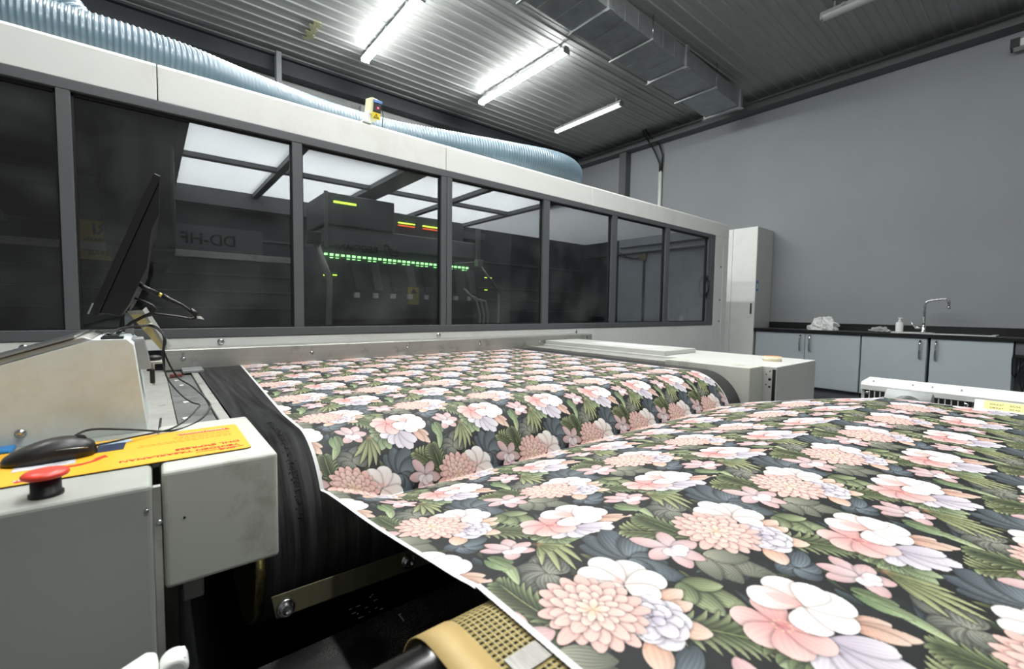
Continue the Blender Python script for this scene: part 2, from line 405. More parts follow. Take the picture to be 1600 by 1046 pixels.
# ================================================================== the room
def cz(x): return 3.36
def dz_(x): return 3.13-.035*(x-3.8)            # underside of the duct, which falls gently to the right
struct('floor', MB().box(-4, 7.7, -4, 7.1, -1.22, -1.12), M['floor'])
struct('wall_right', MB().box(7.5, 7.7, -4, 7.1, -1.12, 3.48), M['wall'])
struct('wall_back', MB().box(-4, 7.5, 6.9, 7.1, -1.12, 3.48), M['wallback'])
def ceiling():
    # roof cladding: flat pans with narrow raised ribs, running along x and falling gently to the right
    prof = []; y = -4.0; p = .17
    while y < 6.9:
        prof += [(y, 0), (y+.055, 0), (y+.062, .006), (y+.070, .006), (y+.077, 0), (y+p-.030, 0), (y+p-.022, -.016), (y+p-.008, -.016)]
        y += p
    prof.append((6.9, 0))
    x0, x1 = -4.0, 7.5
    vs = []
    for (yy, d) in prof: vs += [(x0, yy, cz(x0)+d), (x1, yy, cz(x1)+d), (x0, yy, cz(x0)+.12), (x1, yy, cz(x1)+.12)]
    fs = []
    for i in range(len(prof)-1):
        a, b = i*4, i*4+4
        fs += [(a, b, b+1, a+1), (a+2, a+3, b+3, b+2)]
    n = (len(prof)-1)*4
    fs += [(0, 1, 3, 2), (n, n+2, n+3, n+1)]
    mb = MB().add(vs, fs)
    struct('ceiling', mb, M['ceil'])
ceiling()
struct('trim_1', MB().box(7.285, 7.5, -4, 6.9, 3.13, 3.215).box(7.24, 7.5, -4, 6.9, 3.215, 3.235), M['beam'])       # beam along the right wall
struct('trim_2', MB().box(7.34, 7.5, 5.50, 5.66, -1.12, 3.13), M['beam'])                                           # pilaster
struct('trim_3', MB().box(-4, 7.28, 6.72, 6.9, 3.12, 3.335).box(-4, 7.28, 6.66, 6.72, 3.30, 3.33), M['dark'])          # beam over the back wall, its shadow put into the dark colour
struct('trim_4', MB().box(1.36, 1.42, 6.60, 6.72, -1.12, 3.335), M['wall'])                                           # slim post
struct('trim_5', MB().box(2.55, 2.66, 6.80, 6.9, -1.12, 3.06).box(2.72, 2.75, 6.84, 6.9, -1.12, 3.06), M['wallback'])

st = MB(); random.seed(21)
for k in range(9):
    yy = 5.66+.05*k; xx = 1.61+.02*math.sin(k*2.1); ww = .035+.02*random.random()
    st.hexa([(xx-ww, yy, cz(xx)-.0185), (xx+ww, yy, cz(xx)-.0185), (xx+ww*.9, yy+.05, cz(xx)-.0185), (xx-ww*.7, yy+.05, cz(xx)-.0185), (xx-ww, yy, cz(xx)-.003), (xx+ww, yy, cz(xx)-.003), (xx+ww*.9, yy+.05, cz(xx)-.003), (xx-ww*.7, yy+.05, cz(xx)-.003)])
struct('trim_6', st, mat('yellowed_sealant', 0xa9ab86, .7, var=.3, scale=40))      # yellowed patch of sealant on the ceiling
# ------------------------------------------------------------------ ceiling lamps
def tube_light(loc, L, m, label, group=None):
    t = thing('fluorescent_light', label, 'light', loc, group)
    x, y, z = loc
    MB().prism([(x-.035, z), (x+.035, z), (x+.044, z-.048), (x-.044, z-.048)], 'y', y, y+L).build('housing', M['fixture'], t)
    MB().prism([(x-.052+.052*(1-math.cos(PI*k/12)), z-.047-.038*math.sin(PI*k/12)) for k in range(13)], 'y', y+.02, y+L-.02).build('tube', m, t)
    for e in (y, y+L-.02): MB().box(x-.055, x+.055, e, e+.02, z-.088, z-.03).build('end_cap', M['fixture'], t, .004)
    for k in range(3):
        e = y+L*(.15+.35*k); MB().box(x-.052, x+.052, e, e+.03, z-.03, z).build('clip', M['galv'], t)
    for e in (y+.1, y+L-.13): MB().box(x-.01, x+.01, e, e+.02, z-.001, cz(x)+.005).build('hanger', M['galv'], t)
    return t
tube_light((2.265, 4.34, 3.29), 1.56, M['tube_on'], 'lit fluorescent tube at the top edge, left of the other lit tube')
tube_light((4.11, 4.02, 3.29), 1.86, M['tube_on'], 'lit fluorescent tube nearest the metal duct')
tube_light((5.80, 4.45, 3.29), 1.46, M['tube_dim'], 'dim fluorescent tube above the end of the blue hose')
tube_light((5.80, .29, 3.29), 1.50, M['tube_off'], 'unlit fluorescent tube right of the metal duct')
for x, y, where in ((.50, 3.7, 'over the left end of the printer near the back wall'), (.50, 2.0, 'over the left end of the blue hose'), (.50, .3, 'over the stop button and the mouse'),
                    (2.265, 2.7, 'over the housing, in line with the first lit tube'), (2.265, 1.05, 'over the middle of the printing belt'), (2.265, -.6, 'over the cloth near the vent slots'),
                    (.50, -1.5, 'behind the lens, farthest of its row'), (-1.4, 3.0, 'left of the whole printer')):
    tube_light((x, y, cz(x)-.07), 1.62, M['tube_on'], 'added unseen fluorescent tube '+where, 'unseen tubes added for their light')  # unseen tubes, added to brighten the machine, cloth and room

# ------------------------------------------------------------------ ventilation duct
t = thing('ventilation_duct', 'square galvanised metal ventilation duct hanging under the ceiling', 'duct', (5.3, 3.35, 3.1))
def duct_piece(xa, xb, y0, y1, seams):
    za, zb = dz_(xa), dz_(xb); h = .22
    mb = MB().hexa([(xa, y0, za), (xb, y0, zb), (xb, y1, zb), (xa, y1, za), (xa, y0, za+h), (xb, y0, zb+h), (xb, y1, zb+h), (xa, y1, za+h)])
    for k in range(1, seams):                      # pressed cross seams
        x = xa+(xb-xa)*k/seams; z = dz_(x)
        mb.box(x-.004, x+.004, y0-.004, y1+.004, z-.004, z+h)
    mb.build('duct_section', M['galv'], t)
duct_piece(2.7, 3.74, 3.09, 3.60, 4); duct_piece(3.80, 5.26, 3.09, 3.60, 6); duct_piece(5.32, 6.79, 3.09, 3.60, 2)
for x in (3.77, 5.29, 6.80):
    z = dz_(x)
    f = MB().box(x-.03, x+.03, 3.065, 3.09, z-.025, min(z+.25, 3.355)).box(x-.03, x+.03, 3.60, 3.625, z-.025, min(z+.25, 3.355)).box(x-.03, x+.03, 3.09, 3.60, z-.025, z).build('flange', M['galv'], t)
    for yy in (3.075, 3.615): MB().box(x-.035, x+.035, yy-.03, yy+.03, z-.035, z-.025).build('corner_plate', M['fixture'], f)
for x in (3.0, 4.5, 6.0):
    for yy in (3.05, 3.64): MB().cyl((x, yy, dz_(x)-.02), (x, yy, cz(x)), .005, 6).build('hanger_rod', M['steel'], t)
    MB().box(x-.015, x+.015, 3.03, 3.66, dz_(x)-.035, dz_(x)-.015).build('hanger_bar', M['galv'], t)

# ------------------------------------------------------------------ conduits, camera on the right wall
t = thing('cable_conduit', 'white wall conduit with dark cables dropping into it from the ceiling', 'conduit', (7.46, 4.8, -1.0))
MB().tube([(7.46, 4.80, -1.0), (7.46, 4.80, 2.62)], .032, 10).build('pipe', M['white'], t)
MB().tube([(7.44, 4.80, 2.60), (7.43, 4.80, 2.75), (7.40, 4.90, 3.0), (7.20, 4.98, 3.25), (7.15, 5.0, 3.35)], .016, 8).build('cable', M['cable'], t)
MB().tube([(7.46, 4.78, 2.60), (7.45, 4.76, 2.9), (7.40, 4.80, 3.08), (7.20, 4.93, 3.28), (7.15, 4.95, 3.35)], .016, 8).build('cable', M['cable'], t)
t = thing('security_camera', 'small security camera high on the right wall', 'camera', (7.40, .40, 2.90))
MB().cyl((7.49, .20, 2.98), (7.36, .30, 2.96), .02, 10).build('mount_arm', M['white'], t)
MB().box(7.30, 7.44, .26, .44, 2.90, 2.98).build('housing', M['white'], t, .01)
MB().box(7.275, 7.30, .385, .455, 2.895, 2.985).box(7.30, 7.43, .44, .455, 2.895, 2.985).build('lens_cover', M['black'], t, .004)

# ================================================================== kitchenette along the right wall
t = thing('tall_cabinet', 'tall white double door cabinet beside the black worktop', 'cabinet', (7.2, 3.15, -1.12))
MB().box(6.92, 7.476, 2.80, 3.50, -1.04, 1.26).build('body', M['grey'], t, .004)
MB().box(6.96, 7.476, 2.82, 3.48, -1.12, -1.04).build('plinth', M['beam'], t)
d = MB().box(6.90, 6.919, 2.80, 3.148, -1.03, 1.26).build('door', M['white'], t, .003)
MB().box(6.88, 6.90, 2.84, 2.855, -.02, .14).build('handle', M['black'], d, .003)
d = MB().box(6.90, 6.919, 3.152, 3.50, -1.03, 1.26).build('door', M['white'], t, .003)
MB().box(6.925, 6.995, 2.7975, 2.80, .32, .47).build('sticker', M['blue'], t)
MB().box(6.94, 6.98, 2.7965, 2.7975, .35, .43).build('sticker', M['paper'], t)

def base_cabinet(y0, y1, label, hinges):
    t = thing('base_cabinet', label, 'cabinet', (7.2, (y0+y1)/2, -1.12), 'base cabinets under the black worktop')
    MB().box(6.94, 7.476, y0, y1, -1.0, -.262).build('body', M['cab'], t)
    MB().box(7.0, 7.476, y0, y1, -1.12, -1.0).build('plinth', M['beam'], t)
    for (a, b, hy) in hinges:
        d = MB().box(6.92, 6.939, a+.004, b-.004, -.995, -.272).build('door', M['cab'], t, .002)
        MB().tube([(6.92, hy, -.30), (6.895, hy, -.305), (6.885, hy, -.34), (6.885, hy, -.47), (6.895, hy, -.505), (6.92, hy, -.51)], .011, 8).build('handle', M['chrome'], d)
    return t
base_cabinet(1.525, 2.775, 'light grey base cabinet beside the tall white cabinet, its two handles side by side', ((2.135, 2.775, 2.19), (1.525, 2.135, 2.075)))
base_cabinet(.905, 1.515, 'light grey base cabinet with one handle just left of the dark gap', ((.905, 1.515, .965),))
base_cabinet(.245, .88, 'light grey base cabinet with one handle just right of the dark gap', ((.245, .88, .83),))
t = thing('worktop', 'black worktop with low upstand along the right wall', 'counter', (7.2, 1.0, -.262))
MB().box(6.885, 7.476, -1.2, 2.795, -.262, -.222).build('slab', M['counter'], t, .004)
MB().box(7.446, 7.476, -1.2, 2.795, -.222, -.135).build('upstand', M['counter'], t, .003)
t = thing('sink', 'pale steel inset sink in the black worktop', 'sink', (7.2, .8, -.222))
MB().box(6.98, 7.42, .38, 1.40, -.2225, -.214).build('rim', M['white'], t, .003)
MB().prism([(7.02, .42), (7.38, .42), (7.38, .90), (7.02, .90)], 'z', -.2145, -.2130).build('drainer', M['steel'], t)
t = thing('faucet', 'chrome kitchen tap with square high spout behind the sink', 'tap', (7.12, .975, -.213))
MB().lathe((7.12, .975, -.214), [(.026, 0), (.026, .012), (.021, .02), (.021, .09), (.017, .10)]).build('tap_base', M['chrome'], t)
MB().tube([(7.12, .975, -.12), (7.12, .975, .12), (7.12, .969, .145), (7.12, .95, .163), (7.12, .92, .172), (7.11, .84, .186), (7.11, .80, .190), (7.11, .782, .180), (7.11, .772, .16), (7.11, .770, .10)], .0135, 12).build('spout', M['chrome'], t)
MB().cyl((7.11, .770, .105), (7.11, .770, .075), .017, 12).build('aerator', M['chrome'], t)
MB().cyl((7.12, .99, -.15), (7.11, 1.05, -.15), .018, 12).tube([(7.11, 1.05, -.15), (7.105, 1.065, -.12), (7.10, 1.085, -.08)], .006, 8).build('lever', M['chrome'], t)
t = thing('soap_dispenser', 'white pump soap bottle on the worktop beside the tap', 'soap bottle', (7.1, 1.19, -.213))
MB().lathe((7.10, 1.19, -.2125), [(.034, 0), (.037, .01), (.037, .10), (.030, .118), (.013, .125), (.013, .132)]).build('bottle', M['paper'], t)
MB().lathe((7.10, 1.19, -.080), [(.014, 0), (.014, .014), (.006, .016), (.006, .034)], seg=12).box(7.085, 7.115, 1.165, 1.205, -.047, -.038).build('pump', M['paper'], t, .002)

def crumple(name, c, s, m, seed, label, cat, amp=.30, flat=.0):
    random.seed(seed); mb = MB(); n, k = 22, 34; vs = []
    from mathutils import noise
    for i in range(n+1):
        th = PI*i/n
        for j in range(k):
            ph = 2*PI*j/k; d = Vector((math.sin(th)*math.cos(ph), math.sin(th)*math.sin(ph), math.cos(th)))
            q = d*2.2+Vector((seed, 0, 0)); f = 1+amp*(noise.noise(q)+.6*noise.noise(q*2.3)+.35*abs(noise.noise(q*5)))
            z = max(d.z*f, flat)
            vs.append((c[0]+d.x*f*s[0], c[1]+d.y*f*s[1], c[2]+(z-flat)*s[2]))
    fs = [(i*k+j, i*k+(j+1) % k, (i+1)*k+(j+1) % k, (i+1)*k+j) for i in range(n) for j in range(k)]
    mb.add(vs, fs, 0, False)
    o = mb.build(name, m); return tag(o, label, cat)
crumple('plastic_bag', (7.09, 1.975, -.222), (.15, .165, .15), M['paper'], 5, 'crumpled white plastic bag on the worktop left of the soap bottle', 'bag', .35, 0)
crumple('wrapper', (7.0, 1.35, -.2125), (.06, .09, .05), M['fixture'], 9, 'crumpled clear film beside the soap bottle', 'wrapper', .5, 0)
t = thing('drawer_box', 'dark grey box hanging under the worktop at the right edge', 'box', (7.1, 0, -.42))
MB().box(6.93, 7.45, -.35, .235, -.40, -.262).build('shell', M['beam'], t, .003); MB().box(6.915, 7.45, -.35, .228, -.425, -.40).build('lip', M['black'], t)
t = thing('cable_bundle', 'thin black cables hanging under the worktop at the right edge', 'cable', (7.0, .2, -.9))
for k, P in enumerate([
    [(6.95, .24, -.27), (6.93, .262, -.42), (6.93, .262, -.56), (6.93, .235, -.62), (6.93, .20, -.58), (6.94, .17, -.44)],
    [(6.94, .24, -.27), (6.92, .25, -.45), (6.92, .245, -.60), (6.92, .225, -.64), (6.93, .18, -.5), (6.94, .12, -.43)],
    [(6.93, .20, -.43), (6.92, .205, -.60), (6.92, .17, -.76), (6.92, .15, -.9), (6.93, .14, -1.05)],
    [(6.93, .10, -.43), (6.92, .12, -.58), (6.92, .16, -.7), (6.92, .165, -.8), (6.93, .14, -1.05)]]):
    MB().tube(P, .006, 6).build('cable', M['cable'], t)

# ================================================================== printer enclosure
def sheet(name, c, clear):
    tm = bpy.data.materials.new(name); tm.use_nodes = True
    nt = tm.node_tree; N_ = nt.nodes; N_.remove(N_['Principled BSDF'])
    tr_ = N_.new('ShaderNodeBsdfTranslucent'); tr_.inputs[0].default_value = c
    tt_ = N_.new('ShaderNodeBsdfTransparent'); tt_.inputs[0].default_value = c
    ms_ = N_.new('ShaderNodeMixShader'); ms_.inputs[0].default_value = clear
    nt.links.new(tr_.outputs[0], ms_.inputs[1]); nt.links.new(tt_.outputs[0], ms_.inputs[2]); nt.links.new(ms_.outputs[0], N_['Material Output'].inputs[0])
    return tm
tm = sheet('translucent_sheet', (.56, .575, .59, 1), .10); tinted = sheet('tinted_sheet', (.26, .27, .285, 1), .05)
FY = 2.60
t = ENC = thing('printer_enclosure', 'long white printer housing with a row of dark framed windows', 'printing machine', (2.2, 3.6, -1.12))
for a, b in ((-1.6, .048), (.052, 1.541), (1.545, 3.003), (3.006, 5.58)):
    MB().prism([(FY, .915), (FY, 1.065), (FY+.012, 1.08), (FY+.12, 1.08), (FY+.12, 1.06), (FY+.03, 1.045), (FY+.03, .915)], 'x', a, b).build('fascia_panel', M['white'], t, .003)
MB().box(5.235, 5.45, FY, FY+.05, -.60, .915).box(5.453, 5.58, FY, FY+.05, -.60, .915).box(5.56, 5.58, FY+.05, 4.75, -.6, 1.04).build('end_post', M['white'], t, .004)
MB().box(2.912, 5.235, FY, FY+.05, -.60, -.158).box(-.02, 2.912, FY, FY+.05, -.212, -.158).box(-1.6, -.02, FY, FY+.05, -.60, -.158).build('base_panel', M['white'], t, .003)
# window frame
fr = MB().box(-1.6, 5.235, FY-.004, FY+.05, .872, .915).box(-1.6, 5.235, FY-.004, FY+.05, -.157, -.112)
fr.box(5.15, 5.235, FY-.004, FY+.05, -.112, .872)
fr.build('window_frame', M['frame'], t, .003)
for a, b in ((-.276, -.232), (.603, .653), (1.507, 1.547), (1.551, 1.591), (2.433, 2.501), (3.297, 3.37), (4.185, 4.255), (5.085, 5.15)):
    MB().box(a, b, FY-.002, FY+.05, -.112, .872).build('mullion', M['frame'], t, .002)
wins = ((-1.6, -.276), (-.232, .603), (.653, 1.507), (1.591, 2.433), (2.501, 3.297), (3.37, 4.185), (4.255, 5.085))
for a, b in wins:
    g = MB().box(a, b, FY+.028, FY+.032, -.112, .872).build('glass_pane', M['glass'], t)
    MB().box(a, b, FY+.018, FY+.026, -.112, -.104).box(a, a+.008, FY+.018, FY+.026, -.104, .872).box(b-.008, b, FY+.018, FY+.026, -.104, .872).box(a, b, FY+.018, FY+.026, .858, .872).build('gasket', M['black'], g)
h = MB().tube([(5.06, FY-.004, .22), (5.06, FY-.03, .235), (5.06, FY-.03, .36), (5.06, FY-.004, .375)], .010, 8).box(5.04, 5.08, FY-.012, FY+.0, .17, .22).box(5.04, 5.08, FY-.012, FY, .375, .42).build('window_latch', M['black'], t)
# cladding: rear, ends, roof
MB().box(-1.6, 5.56, 4.75, 4.80, -.6, 1.04).build('rear_panel', M['dark'], t)
rp = MB()
for z, th in ((.27, .012), (.12, .012), (-.03, .012), (.60, .02)): rp.box(-1.6, 5.3, 4.735, 4.75, z, z+th)
rp.box(-1.6, 3.3, 4.60, 4.75, .86, .95).build('rear_rail', M['beam'], t)
gr = MB().box(-1.6, 3.1, 4.55, 4.60, .40, .455)
for k in range(26): gr.cyl((-.7+k*.14, 4.545, .428), (-.7+k*.14, 4.55, .428), .008, 8)
gr.build('guide_rail', M['alu'], t)
MB().box(5.30, 5.32, FY+.05, 4.05, -.6, 1.02).build('inner_end_panel', mat('bluish_inner_panel', 0xe2e8ee, .6, var=.03), t)
MB().box(5.25, 5.30, FY+.05, 4.75, .80, .815).box(5.26, 5.30, FY+.05, 4.0, .89, .905).build('cable_tray', M['dark'], t)
MB().box(5.285, 5.30, 3.60, 3.63, -.3, .72).build('conduit', M['beam'], t)
MB().box(5.26, 5.30, 3.57, 3.67, .70, .79).build('junction_box', mat('khaki_box', 0x9a935e, .5), t, .003)
MB().tube([(5.28, 3.60, .73), (5.27, 3.72, .72), (5.27, 3.9, .77), (5.27, 4.05, .86)], .006, 6).tube([(5.28, 3.60, .745), (5.27, 3.8, .73), (5.27, 4.05, .80)], .006, 6).build('junction_cable', M['cable'], t)
MB().box(5.31, 5.56, 4.05, 4.75, -.6, 1.02).build('inner_end_panel', M['dark'], t)
MB().box(-1.6, 5.56, FY+.05, 4.75, -.62, -.58).build('base_tray', M['matt'], t)
MB().box(-1.6, .17, FY+.12, 4.75, 1.02, 1.05).build('roof_panel', M['dark'], t)
MB().add([(2.97, FY+.12, 1.03), (5.56, FY+.12, 1.03), (5.56, 4.75, 1.03), (2.97, 4.75, 1.03)], [(0, 1, 2, 3)]).build('roof_panel', tinted, t)
rb = MB().box(.17, 2.97, 3.68, 3.74, .99, 1.05).box(.17, 2.97, 4.69, 4.75, .96, 1.05).box(.17, 2.97, FY+.03, FY+.10, .99, 1.05)
for a, b in ((.75, .80), (1.45, 1.63), (2.20, 2.25), (2.93, 2.99), (.15, .19)): rb.box(a, b, FY+.05, 4.75, .985, 1.05)
rb.build('roof_frame', M['frame'], t)
for a, b in ((.19, .75), (.80, 1.45), (1.63, 2.20), (2.25, 2.93)):
    for c, d in ((FY+.10, 3.68), (3.74, 4.69)):
        MB().add([(a, c, 1.02), (b, c, 1.02), (b, d, 1.02), (a, d, 1.02)], [(0, 1, 2, 3)]).build('skylight_panel', tm, t)
# left dark cabinet inside the housing
MB().box(-.20, .14, 3.5, 4.3, .35, 1.0).prism([(-.20, .35), (.14, .35), (.10, .24), (-.16, .24)], 'y', 3.5, 4.3).build('inner_cabinet', M['dark'], t, .02)
MB().tube([(-.95, 3.3, .95), (-.75, 3.3, .70), (-.62, 3.3, .55), (-.55, 3.3, .4)], .02, 8).build('inner_hose', M['beam'], t)
# lettering seen in mirror writing behind the glass
ns = MB().box(.13, .83, 4.722, 4.735, .43, .69).build('reflected_plate', mat('plate_grey', 0x54585a, .5), t)  # solid plate standing in for a reflection in the glass
text_mesh('lettering', 'DD-HF', .135, M['ink'], ns, (.62, 4.72, .53), (-1, 0, 0), (0, 0, 1), .001, bold=.002)
ns = MB().box(-.44, .02, 4.715, 4.735, .34, .64).build('warning_sign', mat('yellow_sign', 0xb9a81c, .5), t)
text_mesh('lettering', 'UYARI', .11, M['ink'], ns, (-.02, 4.713, .54), (-1, 0, 0), (0, 0, 1), .001, bold=.003)
for k, s in enumerate(('MAKINE CALISIRKEN', 'KAPAGI ACMAYINIZ', 'DIKKATLI OLUNUZ')):
    text_mesh('lettering', s, .04, M['ink'], ns, (-.01, 4.713, .48-.05*k), (-1, 0, 0), (0, 0, 1), .001)
# strip along the bottom of the housing, over the belt
g = MB().prism([(FY-.12, -.293), (FY-.12, -.205), (FY-.112, -.200), (FY, -.200), (FY, -.206), (FY-.114, -.208), (FY-.116, -.293)], 'x', .045, 2.91).build('guard_strip', M['alu'], t, .001)
for x in (.11, .658, 1.209, 1.746, 2.301, 2.844):
    sc = MB(); screw(sc, (x, FY-.12, -.245), 'y', .0075); sc.box(x-.0045, x+.0045, FY-.1215, FY-.12, -.245, -.215); sc.build('screw', M['steel'], g)
for x, z in ((-.396, -.182), (.266, -.180), (1.49, -.18), (2.84, -.185)):
    sc = MB(); screw(sc, (x, FY, z), 'y', .012); sc.build('screw', M['steel'], t)
for z in (-.11, .15, .55): sc = MB(); screw(sc, (5.40, FY, z), 'y', .01); sc.build('screw', M['steel'], t)

# ------------------------------------------------------------------ print carriage behind the glass
t = thing('print_carriage', 'dark print carriage with green lights behind the middle windows', 'print head', (1.65, 3.8, -.2))
cm = mat('carriage_grey', 0x565a5c, .5, var=.06); cm2 = mat('carriage_pale', 0x777b7c, .5, var=.05)
MB().box(1.02, 2.45, 3.52, 4.2, -.10, .50).build('lower_body', cm, t, .01)
MB().box(1.05, 2.42, 3.50, 4.1, .47, .62).build('middle_band', cm2, t, .01)
MB().box(1.03, 1.58, 3.48, 4.0, .62, .86).box(1.58, 2.30, 3.55, 4.0, .62, .80).build('top_box', cm, t, .01)
MB().box(1.02, 1.045, 3.46, 3.48, .45, .86).build('side_post', cm2, t)
MB().box(2.40, 2.43, 3.46, 3.50, .45, .75).build('side_post', cm2, t)
for k in range(8): MB().prism([(1.22+k*.155, .36), (1.29+k*.155, .36), (1.33+k*.155, .14), (1.26+k*.155, .14)], 'y', 3.49, 3.52).build('print_module', cm2 if k % 2 else cm, t)
led = mat('green_indicator', 0xb5ffb0, .4, emit=0xa4ff9c, es=1.0, var=0); led2 = mat('lime_indicator', 0xd9ff60, .4, emit=0xc8ff50, es=.8, var=0); led3 = mat('red_indicator', 0xff7040, .4, emit=0xff6a40, es=.4, var=0)
random.seed(11)
for k in range(32):
    x = .985+k*.0425
    MB().box(x, x+.024, 3.505, 3.515, .392-.0006*k, .408-.0006*k).build('indicator_light', led, t)
    if k % 7 not in (1, 4): MB().box(x, x+.022, 3.505, 3.515, .374-.0006*k, .379-.0006*k).build('indicator_light', led, t)
MB().box(1.09, 1.26, 3.47, 3.48, .785, .80).build('light_bar', led2, t)
for a in (1.64, 1.87): MB().box(a, a+.15, 3.53, 3.55, .715, .723).build('light_bar', led2, t); MB().box(a, a+.15, 3.53, 3.55, .693, .700).build('light_bar', led3, t)
for x, z in ((1.02, .235), (1.09, .24), (2.52, .30), (2.57, .30), (2.52, .18)): MB().box(x, x+.03, 3.505, 3.515, z, z+.008).build('indicator_light', led2, t)
for k in range(8): MB().box(1.243+k*.152, 1.283+k*.152, 3.47, 3.50, .075, .115).build('white_cap', M['white'], t)
s_ = MB().box(1.70, 1.80, 3.478, 3.49, .03, .175).build('warning_label', mat('dull_yellow', 0xa9a02c, .5), t)
MB().prism([(1.72, .125), (1.78, .125), (1.75, .165)], 'y', 3.474, 3.478).build('warning_symbol', M['ink'], s_)
text_mesh('lettering', 'efi', .13, M['ink'], t, (1.63, 3.488, .425), (-1, 0, 0), (0, 0, 1), .001, shear=.3, bold=.003)
text_mesh('lettering', 'REGGIANI', .075, M['ink'], t, (1.44, 3.488, .435), (-1, 0, 0), (0, 0, 1), .001, bold=.001)
MB().box(1.0, 2.6, 3.60, 4.3, -.5, -.10).build('bridge', M['dark'], t)
t2 = thing('support_arm', 'pale slanting support arm left of the print carriage', 'arm', (.93, 3.3, -.3), 'slanting arms behind the glass')
MB().tube([(.90, 3.30, .48), (1.0, 3.30, .2), (1.0, 3.32, -.1), (1.01, 3.34, -.58)], .022, 10).build('rod', M['alu'], t2)
MB().box(.86, .94, 3.26, 3.34, .44, .52).build('clamp', M['dark'], t2, .008)
t2 = thing('support_arm', 'pale slanting support arm right of the print carriage', 'arm', (2.5, 3.3, -.3), 'slanting arms behind the glass')
MB().tube([(2.30, 3.30, .40), (2.55, 3.30, .15)], .012, 10).tube([(2.05, 3.3, .39), (2.30, 3.3, .42)], .005, 6).build('rod', M['alu'], t2)
MB().box(2.27, 2.33, 3.27, 3.33, .38, .44).tube([(2.55, 3.32, .15), (2.56, 3.36, -.58)], .012, 8).build('clamp', M['alu'], t2, .004)
for k in range(3):
    o = MB().tube([(2.18+.04*k, 3.36, .18-.05*k), (2.24+.05*k, 3.34, .12-.02*k), (2.30+.05*k, 3.33, .07), (2.34+.045*k, 3.33, -.06), (2.33+.05*k, 3.34, -.3), (2.33+.05*k, 3.34, -.58)], .012, 8).build('ink_hose', M['fixture'])
    tag(o, ('leftmost', 'middle', 'rightmost')[k]+' pale ink hose curving down beside the print carriage', 'hose', 'ink hoses behind the glass')

# ================================================================== hoses and sensor on top of the housing
def hose(name, P, r, label, pitch=.021):
    pts = [Vector(p) for p in P]; n = len(pts); out = []
    def cr(a, b, c, d, t): return .5*((2*b)+(c-a)*t+(2*a-5*b+4*c-d)*t*t+(3*b-a-3*c+d)*t**3)
    fine = []
    for i in range(n-1):
        a, b, c, d = pts[max(i-1, 0)], pts[i], pts[i+1], pts[min(i+2, n-1)]
        for k in range(40): fine.append(cr(a, b, c, d, k/40))
    fine.append(pts[-1])
    L = [0]
    for i in range(1, len(fine)): L.append(L[-1]+(fine[i]-fine[i-1]).length)
    st = pitch/5; m = int(L[-1]/st); path = []; rad = []; j = 0
    for k in range(m):
        s = k*st
        while j < len(L)-2 and L[j+1] < s: j += 1
        f = (s-L[j])/max(1e-6, L[j+1]-L[j]); path.append(fine[j].lerp(fine[j+1], f))
        ph = (s/pitch) % 1
        rad.append(r-.007+.007*math.exp(-((ph-.5)/.17)**2))
    o = MB().tube(path, rad, 28, caps=False).build(name, M['hose'])
    return tag(o, label, 'hose')
hose('ribbed_hose', [(-1.7, 2.86, 1.202), (-.6, 2.86, 1.202), (.06, 2.86, 1.202), (.5, 2.97, 1.202), (.95, 3.045, 1.202), (1.35, 3.04, 1.202), (1.8, 2.92, 1.202), (2.25, 2.80, 1.202), (2.6, 2.74, 1.21), (2.83, 2.76, 1.21), (3.0, 2.87, 1.205), (3.05, 3.08, 1.20), (3.0, 3.4, 1.19)], .120,
     'long blue-grey ribbed hose lying along the top of the printer housing')
hose('ribbed_hose', [(-.12, 3.30, 1.19), (-.17, 3.22, 1.27), (-.28, 3.18, 1.42), (-.42, 3.2, 1.62), (-.6, 3.3, 2.0), (-.8, 3.5, 2.6), (-.9, 3.6, 3.35)], .10, 'short blue-grey ribbed hose rising to the ceiling at the top left')
t = thing('barcode_sensor', 'small yellow-edged laser sensor with a red light on top of the housing', 'sensor', (1.06, 2.64, 1.08))
Ms = mat('sensor_cream', 0xdedcb4, .5)
MB().hexa([(1.028, 2.60, 1.135), (1.092, 2.60, 1.13), (1.092, 2.70, 1.13), (1.028, 2.70, 1.135), (1.040, 2.60, 1.235), (1.100, 2.60, 1.225), (1.10, 2.70, 1.255), (1.04, 2.70, 1.26)]).build('housing', Ms, t, .004)
MB().hexa([(1.045, 2.594, 1.155), (1.090, 2.594, 1.152), (1.09, 2.60, 1.152), (1.045, 2.60, 1.155), (1.050, 2.594, 1.207), (1.096, 2.594, 1.200), (1.096, 2.60, 1.200), (1.05, 2.60, 1.207)]).build('scan_window', M['black'], t)
MB().lathe((1.074, 2.5935, 1.178), [(.005, 0), (.004, -.002), (.001, -.003)], 'y', 12).build('indicator_light', mat('red_diode', 0xff4060, .3, emit=0xff3050, es=2.5, var=0), t)
MB().box(1.048, 1.100, 2.590, 2.62, 1.205, 1.222).build('blue_cap', mat('sensor_blue', 0x5a86c8, .4), t, .002)
lb = MB().box(1.040, 1.088, 2.596, 2.60, 1.112, 1.150).build('warning_label', mat('bright_yellow', 0xe6cf14, .5), t)
MB().prism([(1.048, 1.118), (1.080, 1.118), (1.064, 1.144)], 'y', 2.5945, 2.596).prism([(1.0545, 1.1215), (1.0735, 1.1215), (1.064, 1.1375)], 'y', 2.594, 2.5945, 1).prism([(1.062, 1.1225), (1.066, 1.1225), (1.066, 1.133), (1.062, 1.133)], 'y', 2.5935, 2.594).build('warning_symbol', [M['ink'], mat('bright_yellow_core', 0xe6cf14, .5)], lb)
MB().box(1.02, 1.034, 2.61, 2.66, 1.08, 1.16).box(.985, 1.035, 2.598, 2.66, 1.080, 1.095).build('bracket', M['white'], t, .002)
